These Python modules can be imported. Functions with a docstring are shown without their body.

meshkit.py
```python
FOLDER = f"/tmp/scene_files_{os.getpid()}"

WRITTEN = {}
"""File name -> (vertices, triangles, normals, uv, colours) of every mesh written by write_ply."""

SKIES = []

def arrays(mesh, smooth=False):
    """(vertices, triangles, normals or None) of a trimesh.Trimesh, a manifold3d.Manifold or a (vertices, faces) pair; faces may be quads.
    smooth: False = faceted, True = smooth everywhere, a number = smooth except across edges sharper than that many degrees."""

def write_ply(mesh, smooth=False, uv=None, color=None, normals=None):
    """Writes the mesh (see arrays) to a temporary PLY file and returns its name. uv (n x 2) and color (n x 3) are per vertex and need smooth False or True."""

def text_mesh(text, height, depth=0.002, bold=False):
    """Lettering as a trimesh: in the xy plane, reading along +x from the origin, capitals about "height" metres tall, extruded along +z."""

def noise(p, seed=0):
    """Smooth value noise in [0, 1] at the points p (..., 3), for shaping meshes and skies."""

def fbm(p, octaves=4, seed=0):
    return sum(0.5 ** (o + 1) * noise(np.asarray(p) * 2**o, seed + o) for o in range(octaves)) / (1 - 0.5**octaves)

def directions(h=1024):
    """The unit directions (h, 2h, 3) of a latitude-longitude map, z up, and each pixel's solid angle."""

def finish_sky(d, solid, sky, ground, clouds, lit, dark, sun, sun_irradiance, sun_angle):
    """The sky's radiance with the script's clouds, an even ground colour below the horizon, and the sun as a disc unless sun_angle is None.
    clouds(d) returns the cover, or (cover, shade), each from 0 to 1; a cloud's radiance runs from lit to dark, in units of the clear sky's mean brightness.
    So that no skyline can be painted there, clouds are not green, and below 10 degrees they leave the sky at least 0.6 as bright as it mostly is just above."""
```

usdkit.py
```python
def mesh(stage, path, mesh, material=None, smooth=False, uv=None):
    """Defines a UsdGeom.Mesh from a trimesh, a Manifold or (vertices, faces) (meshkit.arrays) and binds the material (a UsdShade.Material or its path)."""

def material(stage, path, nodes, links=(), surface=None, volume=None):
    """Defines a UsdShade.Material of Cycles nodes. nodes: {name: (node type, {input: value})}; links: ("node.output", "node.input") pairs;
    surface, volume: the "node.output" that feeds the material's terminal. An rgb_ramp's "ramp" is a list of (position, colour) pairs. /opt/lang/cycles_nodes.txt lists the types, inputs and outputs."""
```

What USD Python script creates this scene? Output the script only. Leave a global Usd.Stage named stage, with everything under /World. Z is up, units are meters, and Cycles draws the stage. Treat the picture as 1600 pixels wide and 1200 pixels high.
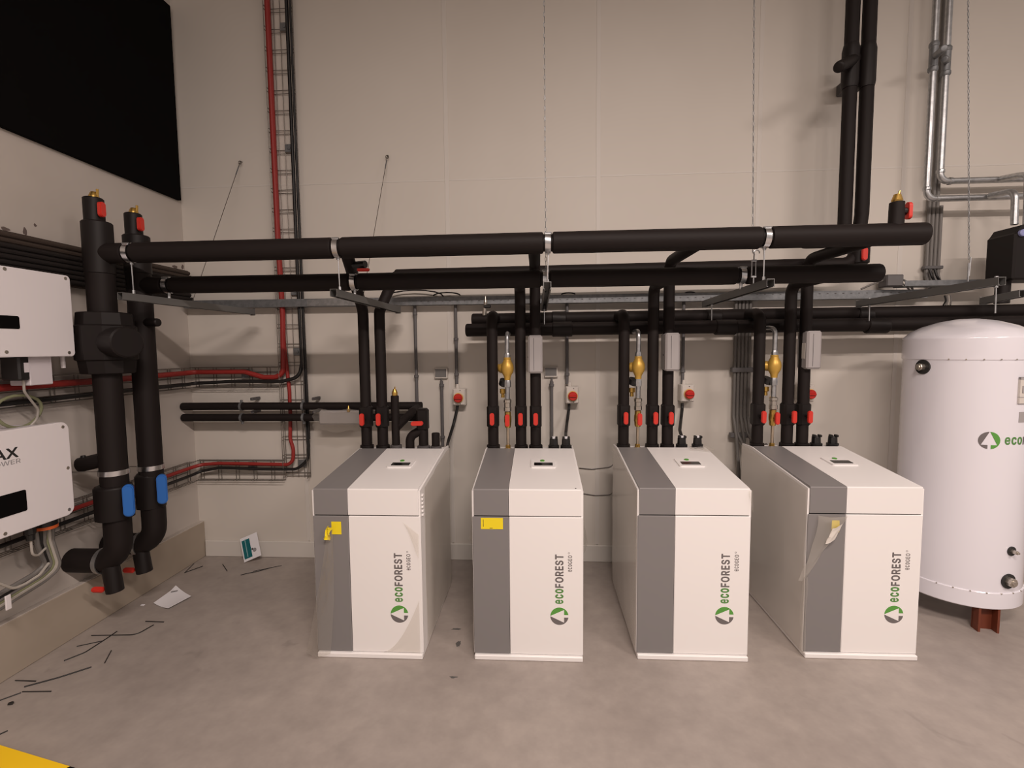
import math, random
import numpy as np, trimesh, usdkit, meshkit
from shapely.geometry import Polygon, Point, box as sbox
from shapely import affinity
from pxr import Usd, UsdGeom, UsdLux, Gf, Sdf

stage = Usd.Stage.CreateInMemory()
UsdGeom.SetStageUpAxis(stage, 'Z')
UsdGeom.Xform.Define(stage, '/World')
V = lambda *a: np.array(a, float)

# ------------------------------------------------------------------ camera, light, exposure
CAM_H, PITCH, YAW, ROLL, F_PX = 1.708, 4.133, -3.151, 0.532, 760.0
def camera():
    pi, ya, ro = map(math.radians, (PITCH, YAW, ROLL))
    f = V(math.sin(ya)*math.cos(pi), math.cos(ya)*math.cos(pi), -math.sin(pi)); r = V(math.cos(ya), -math.sin(ya), 0); d = np.cross(f, r)
    r2 = math.cos(ro)*r + math.sin(ro)*d; d2 = -math.sin(ro)*r + math.cos(ro)*d
    c = UsdGeom.Camera.Define(stage, '/World/camera')
    m = np.eye(4); m[0, :3], m[1, :3], m[2, :3], m[3, :3] = r2, -d2, -f, (0, 0, CAM_H)
    c.AddTransformOp().Set(Gf.Matrix4d(m.tolist()))
    c.CreateHorizontalApertureAttr(36.0); c.CreateVerticalApertureAttr(27.0); c.CreateFocalLengthAttr(36.0*F_PX/1600)
    c.CreateClippingRangeAttr(Gf.Vec2f(0.05, 200)); c.CreateExposureAttr(EXPOSURE)
EXPOSURE = 0.0
camera()
LIGHT_TINT = (1.0, 0.85, 0.775)
LAMPS = [(0.6, -0.7, 4.38, 255.0), (4.2, -0.9, 4.5, 235.0), (1.2, -4.5, 6.72, 240.0)] # linear bay lamps hanging behind and above the camera
LAMP_LEN = 1.7
for i, (x, y, z, w) in enumerate(LAMPS):
    l = UsdLux.RectLight.Define(stage, f'/World/bay_lamp_{i:03d}')
    l.AddTranslateOp().Set(Gf.Vec3d(x, y, z)); l.CreateWidthAttr(LAMP_LEN); l.CreateHeightAttr(0.14); l.CreateIntensityAttr(w); l.CreateColorAttr(Gf.Vec3f(*LIGHT_TINT))
dome = UsdLux.DomeLight.Define(stage, '/World/ambient'); dome.CreateIntensityAttr(0.13); dome.CreateColorAttr(Gf.Vec3f(1.0, 0.85, 0.775))

# ------------------------------------------------------------------ materials
MATS = {}
def mat(name, color, rough=0.5, metal=0.0, spec=0.5, noise=None, bump=None, coat=0.0):
    nodes = {'p': ('principled_bsdf', {'base_color': color, 'roughness': rough, 'metallic': metal, 'specular_ior_level': spec, 'coat_weight': coat})}
    links = []
    if noise:
        scale, c2, lo, hi = noise
        nodes['g'] = ('geometry', {}); nodes['n'] = ('noise_texture', {'scale': scale, 'detail': 4.0})
        nodes['r'] = ('rgb_ramp', {'ramp': [(lo, color), (hi, c2)]})
        links += [('g.position', 'n.vector'), ('n.fac', 'r.fac'), ('r.color', 'p.base_color')]
    if bump:
        scale, strength, dist = bump
        nodes['g'] = ('geometry', {}); nodes['bn'] = ('noise_texture', {'scale': scale, 'detail': 3.0}); nodes['b'] = ('bump', {'strength': strength, 'distance': dist})
        links += [('g.position', 'bn.vector'), ('bn.fac', 'b.height'), ('b.normal', 'p.normal')]
    MATS[name] = usdkit.material(stage, '/World/Looks/' + name, nodes, links, surface='p.BSDF')
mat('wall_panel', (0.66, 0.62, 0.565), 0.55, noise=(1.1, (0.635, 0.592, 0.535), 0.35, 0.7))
mat('wall_sealant', (0.66, 0.625, 0.58), 0.5)
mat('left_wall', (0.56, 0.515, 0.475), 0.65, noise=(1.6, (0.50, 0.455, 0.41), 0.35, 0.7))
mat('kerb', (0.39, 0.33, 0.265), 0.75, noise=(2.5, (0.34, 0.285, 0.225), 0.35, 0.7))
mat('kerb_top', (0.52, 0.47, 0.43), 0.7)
mat('skirting', (0.66, 0.63, 0.585), 0.5)
mat('ceiling', (0.45, 0.42, 0.38), 0.8)
mat('matt_black', (0.0035, 0.003, 0.003), 0.9, spec=0.08)
mat('insulation', (0.0125, 0.0088, 0.0082), 0.62, spec=0.22, bump=(90, 0.25, 0.002))
mat('insulation_glossy', (0.011, 0.0082, 0.0078), 0.5, spec=0.25)
mat('insulation_end', (0.02, 0.016, 0.015), 0.8, spec=0.2)
mat('black_plastic', (0.012, 0.011, 0.011), 0.4)
mat('cable_black', (0.010, 0.009, 0.009), 0.5)
mat('cable_red', (0.30, 0.022, 0.018), 0.5)
mat('cable_grey', (0.17, 0.16, 0.15), 0.5)
mat('cable_pale', (0.42, 0.39, 0.35), 0.5)
mat('cable_green', (0.22, 0.23, 0.13), 0.5)
mat('galvanised', (0.52, 0.53, 0.54), 0.36, metal=0.9, noise=(35, (0.42, 0.43, 0.44), 0.4, 0.6))
mat('galvanised_dull', (0.26, 0.27, 0.28), 0.5, metal=0.7, noise=(30, (0.21, 0.22, 0.23), 0.4, 0.6))
mat('strut_steel', (0.21, 0.21, 0.205), 0.5, metal=0.75)
mat('bright_steel', (0.72, 0.73, 0.75), 0.25, metal=1.0)
mat('wire_steel', (0.20, 0.18, 0.16), 0.45, metal=0.6)
mat('brass', (0.60, 0.38, 0.10), 0.32, metal=0.85)
mat('brass_cast', (0.62, 0.38, 0.075), 0.42, metal=0.45)
mat('nickel', (0.58, 0.54, 0.48), 0.3, metal=0.9)
mat('copper_pale', (0.60, 0.50, 0.38), 0.3, metal=0.9)
mat('red_plastic', (0.62, 0.035, 0.022), 0.4)
mat('red_knob', (0.55, 0.022, 0.015), 0.35)
mat('blue_plastic', (0.015, 0.13, 0.46), 0.4)
mat('orange_plastic', (0.55, 0.10, 0.02), 0.4)
mat('white_paint', (0.86, 0.84, 0.83), 0.38, spec=0.4)
mat('white_top', (0.84, 0.82, 0.81), 0.38, spec=0.4)
mat('grey_paint', (0.215, 0.205, 0.205), 0.38, spec=0.4)
mat('tank_white', (0.80, 0.79, 0.85), 0.16, spec=0.5, coat=0.3)
mat('inverter_white', (0.80, 0.765, 0.78), 0.4)
mat('terminal_white', (0.62, 0.58, 0.61), 0.5)
mat('plastic_grey', (0.37, 0.35, 0.35), 0.5)
mat('conduit_grey', (0.125, 0.12, 0.122), 0.5)
mat('box_dark_grey', (0.085, 0.078, 0.08), 0.5)
mat('isolator_white', (0.66, 0.62, 0.57), 0.45)
mat('isolator_yellow', (0.72, 0.50, 0.18), 0.45)
mat('screen_grey', (0.17, 0.165, 0.16), 0.3)
mat('screen_dark', (0.012, 0.012, 0.012), 0.15)
mat('label_yellow', (0.88, 0.70, 0.015), 0.5)
mat('barrier_yellow', (0.95, 0.60, 0.01), 0.5)
mat('logo_green', (0.10, 0.33, 0.055), 0.5)
mat('logo_grey', (0.155, 0.14, 0.14), 0.5)
mat('print_green', (0.10, 0.26, 0.07), 0.5)
mat('print_light', (0.30, 0.29, 0.30), 0.5)
mat('print_black', (0.02, 0.02, 0.02), 0.5)
mat('rust_red', (0.15, 0.035, 0.015), 0.5)
mat('paper', (0.80, 0.79, 0.82), 0.7)
mat('card_teal', (0.005, 0.13, 0.15), 0.45)
mat('card_pale', (0.30, 0.45, 0.48), 0.45)
mat('offcut_black', (0.016, 0.014, 0.013), 0.6)
mat('cap_blue', (0.28, 0.30, 0.55), 0.4)
mat('wall_stain', (0.14, 0.105, 0.095), 0.8)
mat('scuff', (0.10, 0.095, 0.092), 0.7)
mat('rust_brown', (0.045, 0.03, 0.022), 0.8)
def floor_material():
    nodes = {'g': ('geometry', {}), 'n1': ('noise_texture', {'scale': 0.9, 'detail': 5.0, 'roughness': 0.6}), 'n2': ('noise_texture', {'scale': 9.0, 'detail': 6.0, 'roughness': 0.65}), 'n3': ('noise_texture', {'scale': 3.2, 'detail': 3.0, 'distortion': 1.2}),
             'r1': ('rgb_ramp', {'ramp': [(0.3, (0.305, 0.265, 0.242)), (0.5, (0.355, 0.312, 0.284)), (0.72, (0.40, 0.35, 0.315))]}),
             'r2': ('rgb_ramp', {'ramp': [(0.3, (0.88, 0.88, 0.88)), (0.7, (1.08, 1.08, 1.08))]}),
             'r3': ('rgb_ramp', {'ramp': [(0.0, (1, 1, 1)), (0.66, (1, 1, 1)), (0.74, (0.84, 0.84, 0.84)), (1.0, (0.7, 0.7, 0.7))]}),
             'm1': ('mix', {'mix_type': 'multiply', 'fac': 1.0}), 'm2': ('mix', {'mix_type': 'multiply', 'fac': 1.0}),
             'b': ('bump', {'strength': 0.12, 'distance': 0.004}), 'p': ('principled_bsdf', {'roughness': 0.42, 'specular_ior_level': 0.35})}
    links = [('g.position', 'n1.vector'), ('g.position', 'n2.vector'), ('g.position', 'n3.vector'), ('n1.fac', 'r1.fac'), ('n2.fac', 'r2.fac'), ('n3.fac', 'r3.fac'),
             ('r1.color', 'm1.color1'), ('r2.color', 'm1.color2'), ('m1.color', 'm2.color1'), ('r3.color', 'm2.color2'), ('m2.color', 'p.base_color'), ('n2.fac', 'b.height'), ('b.normal', 'p.normal')]
    MATS['floor'] = usdkit.material(stage, '/World/Looks/floor_concrete', nodes, links, surface='p.BSDF')
floor_material()
def film_material(name, haze):
    nodes = {'t': ('transparent_bsdf', {'color': (0.99, 0.985, 0.975)}), 'g': ('glossy_bsdf', {'color': (0.9, 0.9, 0.9), 'roughness': 0.15}), 'd': ('diffuse_bsdf', {'color': (0.85, 0.82, 0.77)}), 'tr': ('translucent_bsdf', {'color': (0.85, 0.82, 0.77)}),
             'w': ('layer_weight', {'blend': 0.25}), 'k': ('math', {'math_type': 'multiply', 'value2': 0.35}), 'm0': ('mix_closure', {'fac': 0.5}), 'm1': ('mix_closure', {}), 'm2': ('mix_closure', {'fac': haze})}
    MATS[name] = usdkit.material(stage, '/World/Looks/' + name, nodes, [('w.facing', 'k.value1'), ('k.value', 'm1.fac'), ('d.BSDF', 'm0.closure1'), ('tr.BSDF', 'm0.closure2'), ('t.BSDF', 'm1.closure1'), ('g.BSDF', 'm1.closure2'), ('m1.closure', 'm2.closure1'), ('m0.closure', 'm2.closure2')], surface='m2.closure')
film_material('clear_film', 0.07)
film_material('cloudy_film', 0.20)

# ------------------------------------------------------------------ scene tree helpers
USED = {}
def numbered(parent, name):
    n = USED.get((parent, name), 0); USED[(parent, name)] = n + 1
    return f'{parent}/{name}' + (f'_{n:03d}' if n else '')
def keys(prim, **kw):
    for k, v in kw.items():
        if v: prim.SetCustomDataByKey(k, v)
class Thing:
    """An Xform at the thing's base; parts are given in world coordinates and stored relative to it."""
    def __init__(self, name, label=None, cat=None, loc=(0, 0, 0), group=None, kind=None):
        self.path, self.loc = numbered('/World', name), np.array(loc, float)
        x = UsdGeom.Xform.Define(stage, self.path); x.AddTranslateOp().Set(Gf.Vec3d(*map(float, loc)))
        keys(x.GetPrim(), label=label, category=cat, group=group, kind=kind)
    def part(self, name, m, material, label=None, under=None, smooth=35, kind=None):
        if isinstance(m, list): m = join(m)
        m = m.copy(); m.apply_translation(-self.loc)
        p = numbered(under or self.path, name)
        prim = usdkit.mesh(stage, p, m, MATS[material], smooth=smooth).GetPrim()
        keys(prim, label=label, kind=kind)
        return p
def single(name, m, material, label=None, cat=None, group=None, kind=None, smooth=35):
    if isinstance(m, list): m = join(m)
    p = numbered('/World', name)
    keys(usdkit.mesh(stage, p, m, MATS[material], smooth=smooth).GetPrim(), label=label, category=cat, group=group, kind=kind)

# ------------------------------------------------------------------ mesh helpers
def join(ms): return trimesh.util.concatenate(ms)
def bb(x0, x1, y0, y1, z0, z1, b=0.0):
    """A box by its bounds, edges chamfered by b."""
    b = min(b, 0.49*min(x1-x0, y1-y0, z1-z0))
    if b <= 0:
        m = trimesh.creation.box([x1-x0, y1-y0, z1-z0]); m.apply_translation([(x0+x1)/2, (y0+y1)/2, (z0+z1)/2]); return m
    h, c, pts = V(x1-x0, y1-y0, z1-z0)/2, V(x0+x1, y0+y1, z0+z1)/2, []
    for s in np.ndindex(2, 2, 2):
        s = np.array(s)*2 - 1
        for k in range(3):
            q = h - b; q[k] = h[k]; pts.append(c + s*q)
    return trimesh.convex.convex_hull(np.array(pts))
def cb(c, s, b=0.0): return bb(c[0]-s[0]/2, c[0]+s[0]/2, c[1]-s[1]/2, c[1]+s[1]/2, c[2]-s[2]/2, c[2]+s[2]/2, b)
def frame_of(t):
    t = t/np.linalg.norm(t); a = np.cross(t, V(0, 0, 1) if abs(t[2]) < 0.9 else V(1, 0, 0)); a /= np.linalg.norm(a)
    return a, np.cross(t, a)
def fillet(pts, r, n=7):
    pts = [np.array(p, float) for p in pts]; out = [pts[0]]
    for i in range(1, len(pts)-1):
        a, p, c = pts[i-1], pts[i], pts[i+1]; u, v = a-p, c-p; lu, lv = np.linalg.norm(u), np.linalg.norm(v); u, v = u/lu, v/lv
        ang = math.acos(np.clip(u@v, -1, 1))
        if ang > math.pi-0.03 or r <= 0: out.append(p); continue
        d = min(r/math.tan(ang/2), 0.48*lu, 0.48*lv); rr = d*math.tan(ang/2)
        cen = p + (u+v)/np.linalg.norm(u+v)*rr/math.sin(ang/2); e1 = p+u*d-cen; e2 = p+v*d-cen; w = math.pi-ang
        for k in range(n+1):
            t = k/n; out.append(cen + (math.sin((1-t)*w)*e1 + math.sin(t*w)*e2)/math.sin(w))
    out.append(pts[-1]); return np.array(out)
def tube(pts, r, seg=16, fil=0.0, dome=0.0, n=7):
    """A round pipe along a polyline; corners filleted by fil; ends rounded over the length dome."""
    p = fillet(pts, fil, n) if len(pts) > 2 else np.array(pts, float)
    rad = np.full(len(p), float(r))
    if dome > 0:
        d0, d1 = (p[1]-p[0]), (p[-2]-p[-1]); d0 /= np.linalg.norm(d0); d1 /= np.linalg.norm(d1); e = [(0, .55), (.15, .8), (.5, .95), (1, 1)]
        head = [p[0]+d0*dome*a for a, _ in e]; tail = [p[-1]+d1*dome*a for a, _ in e][::-1]
        rad = np.concatenate([[r*k for _, k in e], rad[1:-1], [r*k for _, k in e][::-1]]); p = np.vstack([head, p[1:-1], tail])
    t = np.gradient(p, axis=0) if len(p) > 2 else np.array([p[1]-p[0]]*2)
    t /= np.linalg.norm(t, axis=1, keepdims=True); a, _ = frame_of(t[0]); ang = np.arange(seg)*2*math.pi/seg; rings = []
    for i in range(len(p)):
        a = a - t[i]*(a@t[i]); a /= np.linalg.norm(a); b = np.cross(t[i], a)
        rings.append(p[i] + rad[i]*(np.cos(ang)[:, None]*a + np.sin(ang)[:, None]*b))
    v, f = np.vstack(rings + [p[:1], p[-1:]]), []
    for i in range(len(p)-1):
        for j in range(seg):
            k = (j+1) % seg; A, B, C, D = i*seg+j, i*seg+k, (i+1)*seg+k, (i+1)*seg+j; f += [[A, B, C], [A, C, D]]
    e0, e1, L = len(v)-2, len(v)-1, (len(p)-1)*seg
    for j in range(seg): k = (j+1) % seg; f += [[e0, k, j], [e1, L+j, L+k]]
    return trimesh.Trimesh(v, f, process=False)
def lathe(c, axis, prof, seg=20):
    """prof: (distance along axis, radius) pairs; closed at both ends."""
    axis = np.array(axis, float)/np.linalg.norm(axis); a, b = frame_of(axis); ang = np.arange(seg)*2*math.pi/seg; c = np.array(c, float); v, f = [], []
    for h, r in prof: v.append(c + axis*h + r*(np.cos(ang)[:, None]*a + np.sin(ang)[:, None]*b))
    n = len(prof); v = np.vstack(v + [[c+axis*prof[0][0]], [c+axis*prof[-1][0]]])
    for i in range(n-1):
        for j in range(seg):
            k = (j+1) % seg; A, B, C, D = i*seg+j, i*seg+k, (i+1)*seg+k, (i+1)*seg+j; f += [[A, B, C], [A, C, D]]
    for j in range(seg): k = (j+1) % seg; f += [[n*seg, k, j], [n*seg+1, (n-1)*seg+j, (n-1)*seg+k]]
    return trimesh.Trimesh(v, f, process=False)
def disc(c, axis, r, h, seg=20, ch=0.12): return lathe(c, axis, [(0, r), (h*(1-ch), r), (h, r*(1-ch*h/max(r, h)))], seg)
def ring(c, axis, r, w, t, seg=28):
    """A flat band around an axis: inner radius r, width w, thickness t."""
    return lathe_open(c, axis, [(-w/2, r), (-w/2, r+t), (w/2, r+t), (w/2, r), (-w/2, r)], seg)
def lathe_open(c, axis, prof, seg):
    axis = np.array(axis, float)/np.linalg.norm(axis); a, b = frame_of(axis); ang = np.arange(seg)*2*math.pi/seg; c = np.array(c, float)
    v = np.vstack([c + axis*h + r*(np.cos(ang)[:, None]*a + np.sin(ang)[:, None]*b) for h, r in prof]); f = []
    for i in range(len(prof)-1):
        for j in range(seg):
            k = (j+1) % seg; A, B, C, D = i*seg+j, i*seg+k, (i+1)*seg+k, (i+1)*seg+j; f += [[A, B, C], [A, C, D]]
    return trimesh.Trimesh(v, f, process=False)
def extrude(poly, h):
    gs = getattr(poly, 'geoms', [poly]); return join([trimesh.creation.extrude_polygon(g, h, engine='earcut') for g in gs if g.area > 1e-9])
def place(m, o, ex, ey, ez):
    """Maps local x, y, z of a mesh to the world directions ex, ey, ez at o."""
    T = np.eye(4); T[:3, 0], T[:3, 1], T[:3, 2], T[:3, 3] = ex, ey, ez, o; m = m.copy(); m.apply_transform(T)
    if np.linalg.det(T[:3, :3]) < 0: m.invert()
    return m
def lever(c, long_axis, out_axis, length, width, depth):
    """A rounded lever plate: long axis, and how far it stands out."""
    L, O = np.array(long_axis, float), np.array(out_axis, float); W = np.cross(O, L); s = Polygon([(-length/2, 0), (length/2, 0)]) if 0 else affinity.scale(Point(0, 0).buffer(1, 10), width/2, width/2)
    s = affinity.translate(s, 0, -(length-width)/2).union(affinity.translate(s, 0, (length-width)/2)).convex_hull
    return join([place(extrude(s, depth*0.75), c, W, L, O), place(extrude(affinity.scale(s, .82, .93), depth*0.25), np.array(c)+O*depth*0.75, W, L, O)])
def poly_yz(pts, x0, x1):
    """A polygon in y and z, extruded from x0 to x1."""
    return place(extrude(Polygon(pts), x1-x0), V(x0, 0, 0), V(0, 1, 0), V(0, 0, 1), V(1, 0, 0))
random.seed(5)
def sheet(grid, t=0.0008):
    """A thin skin through a grid of points (n x m x 3), given the thickness t."""
    g = np.array(grid, float); n, m = g.shape[:2]; du, dv = np.gradient(g, axis=0), np.gradient(g, axis=1); nn = np.cross(du, dv); nn /= np.linalg.norm(nn, axis=2, keepdims=True)+1e-12
    v = np.vstack([(g+nn*t/2).reshape(-1, 3), (g-nn*t/2).reshape(-1, 3)]); f = []; N = n*m
    for i in range(n-1):
        for j in range(m-1):
            a, b, c, d = i*m+j, i*m+j+1, (i+1)*m+j+1, (i+1)*m+j; f += [[a, d, c], [a, c, b], [N+a, N+b, N+c], [N+a, N+c, N+d]]
    rim = [i*m for i in range(n)] + [(n-1)*m+j for j in range(1, m)] + [i*m+m-1 for i in range(n-2, -1, -1)] + [j for j in range(m-2, 0, -1)]
    for a, b in zip(rim, rim[1:]+rim[:1]): f += [[a, N+a, N+b], [a, N+b, b]]
    m_ = trimesh.Trimesh(v, f, process=False); m_.fix_normals(); return m_

# ------------------------------------------------------------------ the room
XL, YB, TOP = -2.84, 3.826, 7.3
single('floor', bb(-2.9, 8.0, -6.5, 4.0, -0.2, 0.0), 'floor', 'smooth light grey concrete floor with faint stains', kind='structure', smooth=False)
single('ceiling', bb(-3.0, 8.0, -6.5, 4.0, TOP, TOP+0.1), 'ceiling', 'pale ceiling high above the plant room', kind='structure', smooth=False)
w = Thing('wall_back', 'cream insulated panel wall with fine vertical and horizontal joints', None, (0, YB, 0), kind='structure')
w.part('backing', bb(-2.9, 8.0, YB+0.012, YB+0.12, 0, TOP), 'wall_sealant', smooth=False)
JX = [-2.92, -1.905, -0.70, 0.46, 1.645, 2.685, 3.84, 4.99, 6.14, 7.29]
for a, b in zip(JX, JX[1:]):
    for z0, z1 in ((0.0, 3.01), (3.01, TOP)):
        w.part('panel', bb(max(a, -2.88)+0.003, b-0.003, YB, YB+0.014, z0+0.0005, z1-0.0005, 0.0006), 'wall_panel', smooth=False)
for a in JX[1:9]:
    w.part('joint_strip', bb(a-0.016, a+0.016, YB-0.0022, YB+0.001, 0.14, TOP, 0.001), 'wall_sealant', smooth=False)
w.part('joint_strip', bb(-2.84, 8.0, YB-0.0015, YB+0.001, 3.004, 3.016, 0.001), 'wall_sealant', smooth=False)
single('baseboard_back', bb(-2.79, 8.0, YB-0.016, YB-0.0005, 0.0, 0.135, 0.004), 'skirting', 'cream skirting strip along the foot of the back wall', kind='structure', smooth=False)
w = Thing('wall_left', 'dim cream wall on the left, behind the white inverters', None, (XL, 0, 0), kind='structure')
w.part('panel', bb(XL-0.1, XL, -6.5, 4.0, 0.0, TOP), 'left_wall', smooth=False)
rs = np.random.RandomState(7)
for y, z, a, b in ((2.42, 2.385, 0.020, 0.012), (2.50, 2.372, 0.026, 0.010), (2.60, 2.380, 0.012, 0.022), (2.66, 2.43, 0.008, 0.010), (3.72, 2.372, 0.030, 0.012), (3.80, 2.385, 0.016, 0.018), (2.30, 2.40, 0.016, 0.012)):
    th = np.linspace(0, 2*math.pi, 11)[:-1]
    w.part('stain', place(extrude(Polygon([(y+a*math.cos(q)*rs.uniform(.6, 1.3), z+b*math.sin(q)*rs.uniform(.6, 1.3)) for q in th]).buffer(0), 0.0006), V(XL, 0, 0), V(0, 1, 0), V(0, 0, 1), V(1, 0, 0)), 'wall_stain', 'dark scuff left by wall fixings', smooth=False)
w = Thing('baseboard_left', 'tan concrete kerb along the foot of the left wall', None, (XL, 0, 0), kind='structure')
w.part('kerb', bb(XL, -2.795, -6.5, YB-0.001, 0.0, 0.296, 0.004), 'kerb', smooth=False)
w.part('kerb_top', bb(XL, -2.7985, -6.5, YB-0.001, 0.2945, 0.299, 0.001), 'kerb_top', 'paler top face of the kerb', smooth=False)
single('wall_board', bb(XL+0.001, XL+0.03, 1.0, 3.79, 2.90, 4.36, 0.003), 'matt_black', 'large matt black rectangular panel high on the left wall', 'board', smooth=False)

# ------------------------------------------------------------------ the four heat pumps
PW, PD, LD, GAP, HF, HB, SPLIT = 0.60, 0.86, 0.71, 0.807, 0.956, 1.032, 0.20
def glyph(text, cap, sx, bold=True, depth=0.0008):
    m = meshkit.text_mesh(text, cap, depth, bold); m.apply_scale([sx, 1, 1]); return m
def heavier(m, d):
    """A bolder letter: the same letter laid over itself, shifted by d each way."""
    return join([m] + [m.copy().apply_translation(q) for q in ((d, 0, 0.00012), (-d, 0, 0.00024), (0, d*0.7, 0.00036), (0, -d*0.7, 0.00048))])
def word(text, cap, sx, bold=True, gap=0.0, weight=0.022):
    """Letters set one by one, lower-case letters drawn as tall as the capitals: list of (mesh, char), all in the xy plane."""
    out, x = [], 0.0
    for ch in text:
        m = glyph(ch, cap, sx, bold); lo, hi = m.bounds[0], m.bounds[1]
        m.apply_translation([-lo[0], -lo[1], 0]); m.apply_scale([1, cap/(hi[1]-lo[1]), 1]); m.apply_translation([x, 0, 0]); x = m.bounds[1][0] + gap
        out.append((heavier(m, cap*weight*(0.3 if ch == 'e' else 1)) if weight else m, ch))
    return out, x
def emblem(r):
    """A disc cut by a white fir-tree shape: (left half, right half) polygons, tree pointing up."""
    tree = Polygon([(0, 1.06*r), (0.74*r, -0.52*r), (0.15*r, -0.52*r), (0.15*r, -1.2*r), (-0.15*r, -1.2*r), (-0.15*r, -0.52*r), (-0.74*r, -0.52*r)])
    d = Point(0, 0).buffer(r, 32).difference(tree)
    return d.intersection(sbox(-2*r, -2*r, 0, 2*r)), d.intersection(sbox(0, -2*r, 2*r, 2*r))
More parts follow.
